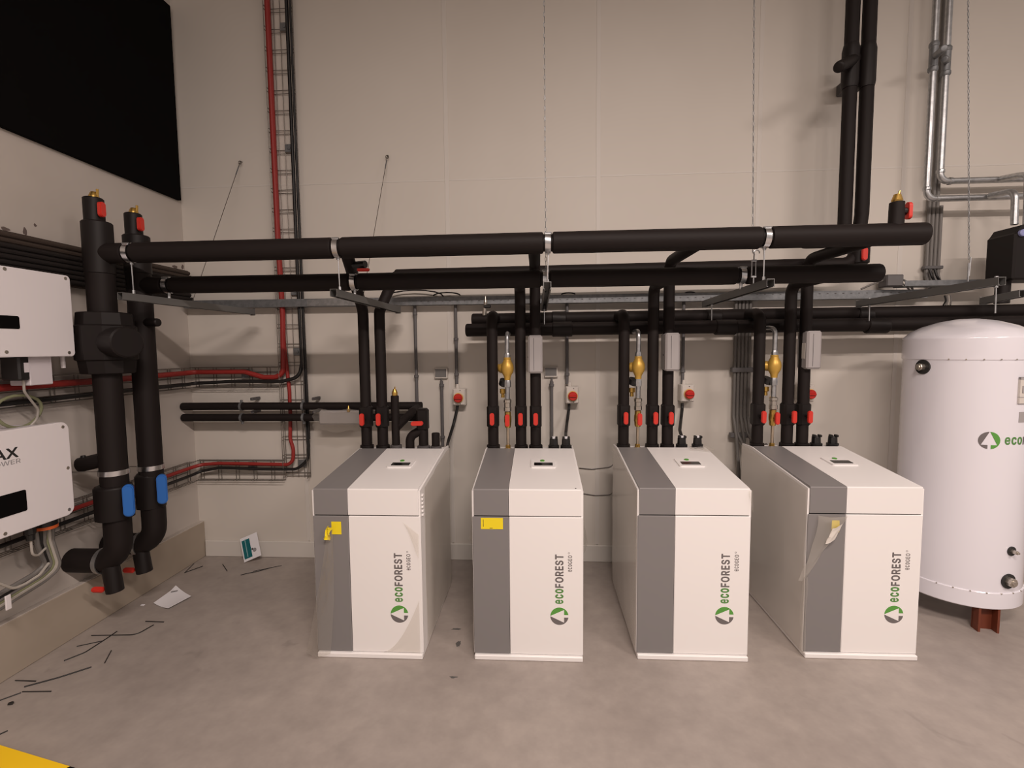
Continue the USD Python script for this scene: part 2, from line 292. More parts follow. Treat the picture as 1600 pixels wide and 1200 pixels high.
def heat_pump(x, y, label, extras):
    t = Thing('heat_pump', label, 'heat pump', (x+PW/2, y+PD/2, 0))
    X = lambda a: x+a
    Y = lambda a: y+a
    slope = lambda a: HF + (HB-HF)*a/LD
    t.part('base', bb(X(0.004), X(PW-0.002), Y(-0.014), Y(PD), 0.0, 0.028, 0.004), 'white_paint', smooth=False)
    t.part('body', bb(X(0.012), X(PW-0.012), Y(0.022), Y(PD-0.004), 0.028, 0.93), 'box_dark_grey', smooth=False)
    side = [(Y(0.006), 0.03), (Y(PD), 0.03), (Y(PD), slope(LD)-0.01), (Y(LD), slope(LD)-0.004), (Y(0.006), HF-0.012)]
    t.part('side_panel', poly_yz(side, X(0), X(0.010)), 'white_paint', smooth=False)
    t.part('side_panel', poly_yz(side, X(PW-0.010), X(PW)), 'white_paint', smooth=False)
    t.part('rear_deck', bb(X(0.011), X(PW-0.011), Y(LD+0.002), Y(PD-0.002), 0.93, 1.012, 0.003), 'white_top', smooth=False)
    t.part('front_panel', bb(X(SPLIT+0.0008), X(PW-0.002), Y(0), Y(0.02), 0.030, GAP-0.004, 0.003), 'white_paint', smooth=False)
    t.part('front_stripe', bb(X(0.002), X(SPLIT-0.0008), Y(0), Y(0.02), 0.030, GAP-0.004, 0.003), 'grey_paint', 'grey stripe of the front panel', smooth=False)
    lid = [(Y(0), GAP+0.003), (Y(0), HF-0.006), (Y(0.002), HF-0.0015), (Y(0.008), HF+0.0006), (Y(LD-0.004), HB), (Y(LD), HB-0.004), (Y(LD), GAP+0.003)]
    t.part('lid', poly_yz(lid, X(SPLIT+0.0008), X(PW-0.0105)), 'white_top', smooth=20)
    t.part('lid_stripe', poly_yz(lid, X(0.0105), X(SPLIT-0.0008)), 'grey_paint', 'grey stripe of the lid', smooth=20)
    # display set into the sloping lid
    ey = V(0, LD, HB-HF); ey /= np.linalg.norm(ey); ez = np.cross(V(1, 0, 0), ey)
    P = lambda u, v, h=0.0: V(X(u), Y(v), slope(v)) + ez*h
    def plate(u0, u1, v0, v1, h0, h1, r):
        q = sbox(u0+r, v0+r, u1-r, v1-r).buffer(r, 6); return place(extrude(q, h1-h0), V(X(0), Y(0), HF)+ez*h0, V(1, 0, 0), ey, ez)
    d = t.part('display', plate(0.315, 0.465, 0.325, 0.465, -0.002, 0.008, 0.012), 'white_paint')
    t.part('screen', plate(0.335, 0.448, 0.350, 0.400, 0.008, 0.0095, 0.004), 'screen_dark', under=d)
    t.part('button', disc(P(0.385, 0.432, 0.008), ez, 0.014, 0.004), 'logo_green', 'green round badge', under=d)
    # lettering on the front, reading upwards
    up, left, out = V(0, 0, 1), V(-1, 0, 0), V(0, -1, 0)
    W1, n1 = word('ecoFOREST', 0.044, 0.80, True, 0.009)
    s = 0.283/n1
    def set_word(W, s, xb, zb):
        ms = []
        for m, ch in W:
            m = m.copy(); m.apply_scale([s, 1, 1]); ms.append((place(m, V(X(xb), Y(0.0002), zb), up, left, out), ch))
        return ms
    M1 = set_word(W1, s, 0.493, 0.322)
    t.part('lettering', [m for m, c in M1[:3]], 'print_green', 'green upright letters', smooth=False)
    t.part('lettering', [m for m, c in M1[3:]], 'logo_grey', 'dark grey upright letters', smooth=False)
    W2, n2 = word('ecoGEO', 0.0215, 0.74, False, 0.0052, 0.014)
    t.part('lettering', [m for m, c in set_word(W2, 0.095/n2, 0.540, 0.503)] + [place(extrude(Point(0, 0).buffer(.0045, 8).difference(Point(0, 0).buffer(.003, 8)), .0008), V(X(0.523), Y(0.0002), 0.606), up, left, out)], 'logo_grey', 'small grey upright letters', smooth=False)
    g, n = emblem(0.049)
    t.part('emblem', place(extrude(g, .0009), V(X(0.471), Y(0.0002), 0.252), up, left, out), 'logo_grey', 'grey half of the round emblem', smooth=False)
    t.part('emblem', place(extrude(n, .0009), V(X(0.471), Y(0.0002), 0.252), up, left, out), 'logo_green', 'green half of the round emblem', smooth=False)
    extras(t, X, Y, slope)
def wavy(x0, x1, z0, z1, y, n=14, m=22, amp=0.006, seed=1, edge=None):
    """A crumpled upright film sheet; edge(u, v) moves its points."""
    g = np.zeros((n, m, 3))
    for i in range(n):
        for j in range(m):
            u, v = i/(n-1), j/(m-1); p = V(x0+(x1-x0)*u, y, z0+(z1-z0)*v)
            if edge: p = edge(u, v, p)
            p[1] -= amp*(meshkit.noise(V(u*4, v*7, seed*3.1), seed))
            g[i, j] = p
    return sheet(g, 0.0006)
def extras_a(t, X, Y, slope):
    t.part('yellow_label', bb(X(0.105), X(0.16), Y(-0.0016), Y(-0.0004), 0.70, 0.772), 'label_yellow', 'small square yellow label', smooth=False)
    def e(u, v, p):                                    # the bag hangs from the top of the stripe and flares towards the floor
        k = 1-v; cx = X(0.105-0.09*k**1.4); w = 0.012+0.075*k*(1-0.25*k); p[0] = cx + (u-0.5)*2*w; p[1] = Y(-0.006) - 0.03*k*math.sin(u*math.pi) - 0.012; return p
    t.part('protective_film', wavy(0, 1, 0.03, 0.74, Y(-0.01), 12, 26, 0.012, 2, e), 'clear_film', 'clear plastic film hanging over the grey stripe')
    def ek(u, v, p): p[0] = X(0.072+0.030*u+0.022*v*(1-0.3*u)+0.006*math.sin(7*v)); p[2] = 0.688+0.070*v-0.014*u; p[1] = Y(-0.026-0.010*math.sin(5*u+6*v)); return p
    t.part('tape_scrap', wavy(0, 1, 0, 1, Y(0), 7, 9, 0.006, 31, ek), 'label_yellow', 'twisted scrap of yellow tape')
    g = np.zeros((18, 16, 3))
    for i in range(18):
        for j in range(16):
            u, v = i/17, j/15; g[i, j] = (X(PW)+0.0025+0.009*meshkit.noise(V(u*7, v*5, 4.2)), Y(0.085+0.765*u), 0.03+v*(slope(min(0.085+0.765*u, LD))-0.055))
    t.part('protective_film', sheet(g, .0006), 'cloudy_film', 'cloudy film over the right side panel')
    def e3(u, v, p): p[0] = X(0.38+0.205*u) ; p[2] = 0.035 + v*0.30*u**1.7 + 0.001; p[1] = Y(-0.003-0.004*u); return p
    t.part('protective_film', wavy(0, 1, 0, 1, Y(0), 12, 12, 0.004, 6, e3), 'clear_film', 'loose corner of clear film at the lower right')
    def e4(u, v, p): p[0] = X(0.505+0.085*u+0.02*v*(1-u)); p[2] = 0.775-0.07*u-0.10*v*(0.3+u); p[1] = Y(-0.004-0.012*u*v); return p
    t.part('protective_film', wavy(0, 1, 0, 1, Y(0), 8, 8, 0.004, 8, e4), 'clear_film', 'torn flap of clear film at the upper right')
    t.part('vent_slots', [cb((X(PW+0.004), Y(0.045), 0.800+0.022*k), (0.010, 0.022, 0.010), 0.002) for k in range(6)], 'white_paint', 'row of six short vent slots', smooth=False)
def extras_b(t, X, Y, slope):
    p = t.part('yellow_label', bb(X(0.048), X(0.168), Y(-0.0016), Y(-0.0004), 0.735, 0.797), 'label_yellow', 'wide yellow label', smooth=False)
    t.part('print_lines', [bb(X(0.060), X(0.0625), Y(-0.0022), Y(-0.0015), 0.748, 0.788), bb(X(0.095), X(0.112), Y(-0.0022), Y(-0.0015), 0.7395, 0.742)], 'print_black', 'small black print', under=p, smooth=False)
    def e(u, v, p): p[0] = X(PW+0.004+0.035*u*v); p[1] = Y(0.0+0.16*u); p[2] = 0.80-0.20*v; return p
    t.part('protective_film', wavy(0, 1, 0, 1, Y(0), 8, 10, 0.006, 11, e), 'clear_film', 'loose clear film on the right edge')
    def e2(u, v, p): p[0] = X(-0.004-0.030*u*v); p[1] = Y(0.01+0.10*u); p[2] = 0.80-0.16*v; return p
    t.part('protective_film', wavy(0, 1, 0, 1, Y(0), 8, 10, 0.005, 12, e2), 'clear_film', 'loose clear film on the left edge')
    t.part('lid_screw', disc((X(0.56), Y(0.012), slope(0.012)), (0, 0, 1), 0.004, 0.002, 10), 'print_black')
def side_film(t, X, Y, slope, label, seed):
    g = np.zeros((18, 16, 3))
    for i in range(18):
        for j in range(16):
            u, v = i/17, j/15; g[i, j] = (X(0)-0.0025-0.007*meshkit.noise(V(u*7, v*5, seed)), Y(0.006+0.85*u), 0.03+v*(slope(min(0.85*u, LD))-0.05))
    t.part('protective_film', sheet(g, .0006), 'clear_film', label)
def extras_c(t, X, Y, slope):
    side_film(t, X, Y, slope, 'clear film over the left side panel', 1.7)
    def e(u, v, p): p[0] = X(0.47+0.14*u); p[1] = Y(LD-0.09+0.11*v-0.03*u); p[2] = slope(LD-0.05)+0.010+0.006*math.sin(6*u+3*v); return p
    t.part('protective_film', wavy(0, 1, 0, 1, Y(0), 8, 8, 0.0, 3, e), 'clear_film', 'scrap of film on the back corner of the lid')
    def e2(u, v, p): p[0] = X(PW-0.02+0.022*u); p[1] = Y(-0.004-0.01*v); p[2] = 0.945-0.09*v*(0.3+u); return p
    t.part('protective_film', wavy(0, 1, 0, 1, Y(0), 6, 8, 0.004, 5, e2), 'clear_film', 'film scrap at the right lid corner')
def extras_d(t, X, Y, slope):
    side_film(t, X, Y, slope, 'clear film over the left side panel', 5.9)
    def e(u, v, p):
        k = 1-v; cx = X(0.125-0.155*(1-v)**1.15); w = 0.016+0.058*v**1.5; p[0] = cx+(u-0.5)*2*w; p[1] = Y(-0.008-0.02*math.sin(math.pi*u)*(0.3+v)); return p
    t.part('protective_film', wavy(0, 1, 0.44, 0.80, Y(0), 12, 22, 0.012, 9, e), 'cloudy_film', 'torn flap of cloudy film hanging over the grey stripe')
    def e2(u, v, p): p[0] = X(-0.028+0.03*u+0.004*math.sin(9*v)); p[1] = Y(-0.012); return p
    t.part('protective_film', wavy(0, 1, 0.03, 0.46, Y(0), 6, 18, 0.01, 13, e2), 'clear_film', 'strip of clear film hanging down the left front edge')
    def e3(u, v, p): p[0] = X(0.075+0.055*u+0.035*v); p[2] = 0.655+0.085*v+0.022*u; p[1] = Y(-0.034-0.006*math.sin(u*5)); return p
    t.part('paper_tag', wavy(0, 1, 0, 1, Y(0), 6, 8, 0.006, 21, e3), 'isolator_white', 'creased cream paper tag')
    def e4(u, v, p): p[0] = X(0.112+0.040*u); p[2] = 0.715+0.065*v; p[1] = Y(-0.024); return p
    t.part('yellow_label', wavy(0, 1, 0, 1, Y(0), 5, 5, 0.004, 22, e4), 'label_yellow', 'folded yellow label')
PUMPS = [(-1.246, 2.551, 'leftmost white heat pump, with a small yellow label and cloudy film on its right side', extras_a),
         (-0.365, 2.563, 'second white heat pump from the left, with a wide flat yellow label', extras_b),
         (0.529, 2.602, 'third white heat pump from the left, the only one without a yellow label', extras_c),
         (1.445, 2.649, 'rightmost white heat pump beside the tank, torn film and paper tag on its grey stripe', extras_d)]
for p in PUMPS: heat_pump(*p)

# ------------------------------------------------------------------ hot water tank
TX, TY, TR = 2.697, 3.23, 0.313
t = Thing('water_tank', 'tall round white hot water tank standing on rust red feet', 'water tank', (TX, TY, 0))
C = (TX, TY, 0)
t.part('body', lathe(C, (0, 0, 1), [(0.245, TR-0.004), (0.248, TR), (1.618, TR), (1.621, TR-0.004)], 72), 'tank_white')
t.part('top_cap', lathe(C, (0, 0, 1), [(1.618, TR+0.003), (1.622, TR+0.006), (1.742, TR+0.006), (1.754, TR+0.002), (1.79, TR*0.9), (1.822, TR*0.72), (1.852, TR*0.45), (1.868, TR*0.18), (1.870, 0.01)], 72), 'tank_white', smooth=50)
t.part('bottom_ring', lathe(C, (0, 0, 1), [(0.143, TR-0.02), (0.147, TR+0.002), (0.152, TR+0.006), (0.244, TR+0.006), (0.248, TR+0.003)], 72), 'tank_white')
for a in (-97, 23, 143):
    ca, sa = math.cos(math.radians(a)), math.sin(math.radians(a)); o, tg = V(ca, sa, 0), V(-sa, ca, 0); c = V(TX, TY, 0) + o*(TR-0.055)
    t.part('leg', [place(bb(-0.006, 0.006, -0.055, 0.055, 0, 0.152), c, o, tg, V(0, 0, 1)), place(bb(0, 0.05, -0.055, -0.043, 0, 0.152), c, o, tg, V(0, 0, 1)), place(bb(0, 0.05, 0.043, 0.055, 0, 0.152), c, o, tg, V(0, 0, 1))], 'rust_red', 'rust red channel foot', smooth=False)
def on_tank(ang, z, r=TR): return V(TX+r*math.cos(ang), TY+r*math.sin(ang), z), V(math.cos(ang), math.sin(ang), 0)
for nm, ang, z, rr, rp in (('port', -2.93, 1.572, 0.045, 0.022), ('port', -1.382, 0.501, 0.027, 0.012), ('port', -1.408, 0.320, 0.044, 0.027)):
    c, o = on_tank(ang, z); p = t.part(nm, lathe(c-o*0.004, o, [(0, rr), (0.010, rr), (0.010, rr*0.92)], 28), 'print_black', 'dark round port opening')
    t.part('plug', lathe(c, o, [(0.0, rp), (0.030, rp), (0.034, rp*0.9), (0.034, rp*0.55), (0.042, rp*0.5)], 8), 'nickel', under=p, smooth=False)
for k in range(9):
    a = -2.5+0.24*k
    for z in (1.622, 0.246):
        c, o = on_tank(a, z, TR+0.003); t.part('rivet', disc(c, o, 0.004, 0.006, 8), 'nickel')
def wrap(m, ang0, z0):
    """Bends a flat mesh (x along the girth, y up) onto the tank."""
    m = m.copy(); m = m.subdivide_to_size(0.02) if hasattr(m, 'subdivide_to_size') else m; v = np.array(m.vertices); a = ang0 + v[:, 0]/TR; r = TR+0.0004+v[:, 2]
    m.vertices = np.column_stack([TX+r*np.cos(a), TY+r*np.sin(a), z0+v[:, 1]]); return m
g, n = emblem(0.0505)
t.part('emblem', wrap(extrude(g, .0008), -1.873, 1.153), 'logo_grey', 'grey half of the round emblem', smooth=False)
t.part('emblem', wrap(extrude(n, .0008), -1.873, 1.153), 'logo_green', 'green half of the round emblem', smooth=False)
W, n1 = word('ecoFOREST', 0.044, 0.9, True, 0.008)
t.part('lettering', [wrap(m, -1.873+0.074/TR, 1.131) for m, c in W[:3]], 'print_green', 'green letters', smooth=False)
t.part('lettering', [wrap(m, -1.873+0.074/TR, 1.131) for m, c in W[3:]], 'logo_grey', 'grey letters', smooth=False)
p = t.part('control_panel', wrap(extrude(sbox(0, 0, 0.14, 0.15), .012), -1.465, 1.371), 'isolator_white', smooth=False)
t.part('panel_frame', [wrap(extrude(sbox(0, 0.136, 0.14, 0.15), .014), -1.465, 1.371), wrap(extrude(sbox(0, 0.034, 0.14, 0.037), .014), -1.465, 1.371), wrap(extrude(sbox(0.012, 0.06, 0.03, 0.10), .015), -1.465, 1.371)], 'plastic_grey', under=p, smooth=False)
t.part('rating_plate', wrap(extrude(sbox(0, 0, 0.12, 0.06), .002), -1.41, 1.26), 'plastic_grey', smooth=False)

# ------------------------------------------------------------------ strut bars and the wall tray
def strut(a, b, label, bolts=(), group=None):
    """A C-shaped steel channel, open side down, from a to b."""
    a, b = np.array(a, float), np.array(b, float); d = b-a; L = np.linalg.norm(d); d /= L; ex = np.cross(d, V(0, 0, 1)); ex /= np.linalg.norm(ex); ez = np.cross(ex, d)
    o, w, h, k = 0.0205, 0.003, 0.041, 0.008
    prof = Polygon([(-o, 0), (-o, h), (o, h), (o, 0), (o-k, 0), (o-k, w), (o-w, w), (o-w, h-w), (-o+w, h-w), (-o+w, w), (-o+k, w), (-o+k, 0)])
    t = Thing('strut_bar', label, 'support bar', tuple((a+b)/2), group)
    t.part('channel', place(extrude(prof, L), a-ez*h/2, ex, ez, d), 'strut_steel', smooth=False)
    t.part('end_plate', place(extrude(sbox(-o, -0.006, o, h+0.004), 0.004), b-ez*h/2, ex, ez, d), 'strut_steel', smooth=False)
    for s, drop in bolts:
        c = a + d*L*s
        t.part('hanger_rod', [tube([c+ez*0.03, c-ez*drop], 0.004, 8), lathe(c-ez*0.022, -ez, [(0, 0.009), (0.008, 0.009)], 6), lathe(c+ez*0.021, ez, [(0, 0.009), (0.008, 0.009)], 6)], 'galvanised')
    return t
Z0 = 2.025
strut((-2.348, 2.64, Z0), (-2.16, 3.60, 2.005), 'galvanised support bar under the pipes nearest the left wall, by the two thick upright pipes')
strut((-1.122, 2.64, Z0), (-1.043, 3.60, 2.005), 'galvanised support bar under the long pipes, above the leftmost heat pump')
strut((0.049, 2.64, 2.045), (0.042, 3.62, 2.01), 'galvanised support bar seen end-on, under the clamp between the second and third heat pumps', [(0.93, 0.13)])
strut((1.212, 2.64, 2.04), (1.203, 3.62, 2.02), 'galvanised support bar with hollow square end, held by the turnbuckle chain', [(0.86, 0.13)])
strut((2.359, 2.64, 2.03), (2.277, 3.62, 2.005), 'long galvanised support bar over the round tank, under the black pump box', [(0.90, 0.13), (0.03, 0.16)])
strut((2.8048, 3.0000, 2.0020), (2.9474, 3.4200, 1.9967), 'short lower support bar at the right edge just above the tank dome')
t = Thing('cable_tray', 'long grey perforated cable tray along the back wall behind the pipes', 'cable tray', (0, 3.78, 2.08))
t.part('tray_front', bb(-2.80, 2.83, 3.735, 3.738, 2.055, 2.112), 'galvanised_dull', smooth=False)
t.part('tray_floor', bb(-2.80, 2.83, 3.735, 3.822, 2.052, 2.055), 'galvanised_dull', smooth=False)
t.part('splice_plate', bb(-1.80, -1.36, 3.731, 3.735, 2.056, 2.108, 0.001), 'galvanised', 'brighter splice plate', smooth=False)
t.part('perforation', [cb((1.62+0.056*k, 3.7345, 2.092), (0.012, 0.002, 0.005)) for k in range(21)] + [cb((-0.9+0.056*k, 3.7345, 2.078), (0.012, 0.002, 0.005)) for k in range(44)], 'box_dark_grey', 'rows of small dark slots', smooth=False)
t = Thing('cable_tray', 'short brown-grey cable tray behind the support bar above the tank', 'cable tray', (2.9, 3.72, 2.1))
t.part('tray_side', bb(2.60, 3.20, 3.64, 3.643, 2.13, 2.165), 'galvanised_dull', smooth=False); t.part('tray_floor', bb(2.60, 3.20, 3.64, 3.76, 2.127, 2.13), 'galvanised_dull', smooth=False)

# ------------------------------------------------------------------ header pipes
def sections(t, a, b, r, cuts, gap=0.022, material='insulation', dome=0.012, seg=24, ends=(0.03, 0.03)):
    """A straight insulated run in sleeves that stop short at each cut (fractions of its length)."""
    a, b = np.array(a, float), np.array(b, float); L = np.linalg.norm(b-a); d = (b-a)/L; c = [0.0] + list(cuts) + [1.0]
    for i in range(len(c)-1):
        s0, s1 = c[i]*L + (gap if i else 0), c[i+1]*L - (gap if i < len(c)-2 else 0)
        t.part('insulation_sleeve', tube([a+d*s0, a+d*s1], r, seg, dome=dome), material)
    t.part('inner_pipe', tube([a+d*0.02, b-d*0.02], r*0.80, seg), 'insulation_glossy')
def clamp(c, axis, r, label, rod=None, up=None):
    c = np.array(c, float); axis = np.array(axis, float)
    t = Thing('pipe_clamp', label, 'pipe clamp', tuple(c-V(0, 0, r)))
    t.part('band', ring(c, axis, r, 0.030, 0.004), 'bright_steel')
    t.part('bolt', [cb(c+V(0, -r*0.62, r*0.80), (0.034, 0.016, 0.010), 0.002), lathe(c+V(-0.02, -r*0.62, r*0.80+0.006), V(1, 0, 0), [(0, 0.005), (0.04, 0.005)], 8)], 'galvanised')
    if rod is not None:
        e = np.array(rod, float); s = c - V(0, 0, r)
        t.part('rod', tube([s, e], 0.004, 8), 'bright_steel')
        t.part('nut', [lathe(s+V(0, 0, 0.003), V(0, 0, -1), [(0, 0.009), (0.016, 0.009)], 6), lathe(e+V(0, 0, 0.022), V(0, 0, -1), [(0, 0.008), (0.022, 0.009)], 6)], 'galvanised')
UA, UB, UR = V(-2.50, 2.72, 2.277), V(2.035, 2.72, 2.291), 0.058
LA, LB, LR = V(-2.49, 2.97, 2.126), V(1.985, 2.97, 2.127), 0.053
fx = lambda x, A, B: (x-A[0])/(B[0]-A[0])
UC, LC = [-2.338, -1.122, 0.054, 1.211], [-2.318, -1.128, 0.043, 1.193]
t = Thing('header_pipe', 'upper and front black insulated header pipe running the whole width', 'pipe', (-0.2, 2.72, 2.22))
sections(t, UA, UB, UR, [fx(x, UA, UB) for x in UC])
va = (1.8819, 2.7200, 2.3446)
t.part('air_vent', [lathe(va, (0, 0, 1), [(-0.03, 0.036), (0.11, 0.034), (0.112, 0.030)], 20)], 'insulation', 'insulated upright stub for the air vent')
t.part('vent_valve', [lathe((va[0], va[1], va[2]+0.11), (0, 0, 1), [(0, 0.022), (0.012, 0.026), (0.03, 0.020), (0.042, 0.016)], 12), tube([(va[0]+0.006, va[1], va[2]+0.15), (va[0]+0.012, va[1], va[2]+0.170)], 0.005, 8)], 'brass', 'brass air vent valve')
t.part('handle', lever((va[0]+0.048, va[1]-0.006, va[2]+0.065), (0, 0, 1), (1, 0, 0), 0.088, 0.034, 0.02), 'red_plastic', 'red lever handle')
t.part('handle_stem', tube([(va[0]+0.03, va[1], va[2]+0.065), (va[0]+0.05, va[1], va[2]+0.065)], 0.018, 10), 'black_plastic')
t = Thing('header_pipe', 'lower black insulated header pipe with rounded right end, just behind the upper header pipe', 'pipe', (-0.2, 2.97, 2.07))
sections(t, LA, LB, LR, [fx(x, LA, LB) for x in LC], dome=0.018)
t = Thing('header_pipe', 'rear black insulated pipe half hidden behind the lower header, turning up at its right end', 'pipe', (0.5, 3.5, 2.2))
t.part('insulation_sleeve', tube([(-1.03, 3.5, 2.245), (1.4, 3.5, 2.262), (2.16, 3.5, 2.268), (2.195, 3.5, 2.60), (2.19, 3.5, TOP)], 0.042, 20, 0.09, dome=0.02), 'insulation')
t.part('valve_jacket', lathe((2.186, 3.5, 2.262), (0, 0, 1), [(0, 0.052), (0.008, 0.064), (0.16, 0.064), (0.168, 0.054)], 20), 'insulation_glossy')
t.part('handle', lever((2.172, 3.425, 2.318), (0, 0, 1), (0, -1, 0), 0.085, 0.036, 0.018), 'red_plastic', 'red lever handle')
t.part('jacket', lathe((2.19, 3.5, 3.42), (0, 0, 1), [(0, 0.046), (0.03, 0.052), (0.24, 0.052), (0.28, 0.044)], 20), 'insulation_glossy', 'thicker wrapped joint')
t = Thing('riser_pipe', 'left one of the two tall black insulated pipes rising out of view', 'pipe', (2.085, 3.5, 2.3))
t.part('insulation_sleeve', tube([(1.80, 2.77, 2.305), (1.80, 3.495, 2.415), (2.085, 3.5, 2.42), (2.083, 3.5, TOP)], 0.042, 20, 0.07), 'insulation')
t.part('jacket', lathe((2.083, 3.5, 3.42), (0, 0, 1), [(0, 0.046), (0.03, 0.052), (0.24, 0.052), (0.28, 0.044)], 20), 'insulation_glossy', 'thicker wrapped joint')
t = Thing('pipe_bracket', 'black round-ended wall bracket holding the two tall insulated pipes', 'bracket', (2.1072, 3.5000, 3.5970))
t.part('arm', tube([(1.8912, 3.3000, 3.4544), (2.2373, 3.6200, 3.6973)], 0.035, 16, dome=0.02), 'insulation_glossy')
t.part('wall_plate', bb(2.18, 2.30, 3.60, YB-0.001, 3.52, 3.60, 0.006), 'box_dark_grey')
xs = ['nearest the left wall', 'second from the left', 'third from the left', 'rightmost']
for i, (x, s) in enumerate(zip(UC, xs)):
    z = UA[2] + (UB[2]-UA[2])*fx(x, UA, UB)
    rod = [(-2.335, 2.72, Z0+0.02), (-1.118, 2.72, Z0+0.02), (0.052, 2.72, 2.065), (1.210, 2.72, 2.06)][i]
    clamp((x, 2.72, z), (1, 0, 0), UR-0.006, f'galvanised clamp with hanging rod on the upper header pipe, {s}', rod)
for x, s in zip(LC, xs): clamp((x, 2.97, 2.1265), (1, 0, 0), LR-0.006, f'galvanised clamp with short bolt on the lower header pipe, {s}', (x, 2.97, Z0+0.021))
# the pair of rear pipes low behind the risers
PU, PL = (3.655, 1.927), (3.575, 1.848)
t = Thing('rear_pipe', 'upper of the two black insulated pipes running behind the upright pipes towards the tank', 'pipe', (1.2, PU[0], PU[1]-0.05))
t.part('insulation_sleeve', tube([(-0.50, PU[0], PU[1]), (7.9, PU[0], PU[1]+0.035)], 0.047, 20, dome=0.012), 'insulation')
for x in (0.15, 1.27, 2.33): t.part('sleeve_joint', lathe((x-0.05, PU[0], PU[1]), (1, 0, 0), [(0, 0.050), (0.006, 0.056), (0.10, 0.056), (0.106, 0.050)], 20), 'insulation_glossy', 'thicker joint sleeve')
c = (-0.3982, 3.6200, 2.0177)
t.part('air_vent', [lathe((c[0], c[1], PU[1]+0.03), (0, 0, 1), [(0, 0.017), (0.05, 0.017), (0.05, 0.012), (0.075, 0.012)], 14), lathe((c[0]+0.008, c[1], PU[1]+0.10), (0, 0, 1), [(0, 0.012), (0.02, 0.015), (0.04, 0.012), (0.05, 0.006), (0.075, 0.005)], 12)], 'nickel', 'small nickel air vent')
t.part('vent_lever', cb((c[0]+0.022, c[1]-0.01, PU[1]+0.095), (0.055, 0.02, 0.024), 0.006), 'black_plastic')
t = Thing('rear_pipe', 'lower of the two black insulated pipes running behind the upright pipes towards the tank', 'pipe', (1.2, PL[0], PL[1]-0.05))
t.part('insulation_sleeve', tube([(-0.535, PL[0], PL[1]), (7.9, PL[0], PL[1]+0.02)], 0.047, 20, dome=0.012), 'insulation')
for x in (0.17, 1.33, 2.37): t.part('sleeve_joint', lathe((x-0.07, PL[0], PL[1]), (1, 0, 0), [(0, 0.050), (0.006, 0.055), (0.14, 0.055), (0.146, 0.050)], 20), 'insulation_glossy', 'thicker joint sleeve')

# ------------------------------------------------------------------ risers of the heat pumps
RR = 0.037
def jacket_and_handle(t, x, y, z0, z1, hw=0.041, hx=0.0, handle=True):
    t.part('valve_jacket', bb(x-hw, x+hw, y-hw, y+hw, z0, z1, 0.016), 'insulation_glossy', smooth=25)
    if handle:
        zc = (z0+z1)/2 - 0.01
        t.part('handle', lever((x+hx, y-hw-0.036, zc), (0, 0, 1), (0, -1, 0), 0.085, 0.031, 0.018), 'red_plastic', 'red lever handle')
        t.part('handle_stem', tube([(x+hx*0.5, y-hw+0.005, zc), (x+hx, y-hw-0.038, zc)], 0.012, 10), 'black_plastic')
def riser(x, y, top, label, zb=1.006, jz=(1.160, 1.325), sensor=None, hx=0.0, cat='pipe'):
    """An insulated pipe from the pump's rear deck up through the points in top."""
    t = Thing('riser_pipe', label, cat, (x, y, zb))
    t.part('insulation_sleeve', tube([(x, y, zb)] + list(top), RR, 18, 0.075), 'insulation')
    t.part('collar', lathe((x, y, zb), (0, 0, 1), [(0, 0.048), (0.035, 0.046), (0.038, RR)], 20), 'insulation_glossy')
    if jz: jacket_and_handle(t, x, y, *jz, hx=hx)
    if sensor:
        z0, z1, side = sensor
        p = t.part('sensor_housing', bb(x-0.048+side, x+0.048+side, y-0.085, y+0.05, z0, z1, 0.012), 'plastic_grey', 'light grey plastic sensor housing')
        t.part('housing_seam', bb(x+side-0.012, x+side-0.009, y-0.0862, y-0.084, z0+0.02, z1-0.02), 'conduit_grey', under=p, smooth=False)
        if side < 0.012: t.part('housing_screw', disc((x-0.0485+side, y-0.03, (z0+z1)/2-0.02), (-1, 0, 0), 0.006, 0.003, 8), 'black_plastic', under=p)
        else: t.part('housing_label', bb(x-0.0495+side, x-0.0478+side, y-0.06, y+0.015, z0+0.07, z1-0.08), 'isolator_white', under=p, smooth=False)
    return t
UZ, LZ, TZ = 2.283, 2.127, 2.25
PY = [3.335, 3.345, 3.385, 3.43]
nm = ['the leftmost heat pump', 'the second heat pump', 'the third heat pump', 'the rightmost heat pump']
# pump one: two tall risers and a cluster of short ones
x1, x2, y = -1.213, -1.098, PY[0]
t = riser(x1, y, [(x1, y, 1.98), (x1+0.02, y-0.22, 2.20), (-1.09, 2.76, 2.272)], f'leftmost black upright pipe on {nm[0]}, leaning to the upper header', hx=-0.001)
t.part('branch_valve', [tube([(-1.10, 2.90, 2.215), (-1.02, 2.87, 2.215)], 0.022, 10)], 'black_plastic'); t.part('handle', lever((-1.03, 2.86, 2.188), (1, 0, 0), (0, 0, -1), 0.075, 0.034, 0.014), 'red_plastic', 'red lever handle lying flat')
t = riser(x2, y, [(x2, y, 1.97), (-1.06, y+0.06, 2.10), (-1.01, 3.49, 2.243)], f'second black upright pipe on {nm[0]}, bending towards the rear pipe', hx=-0.001)
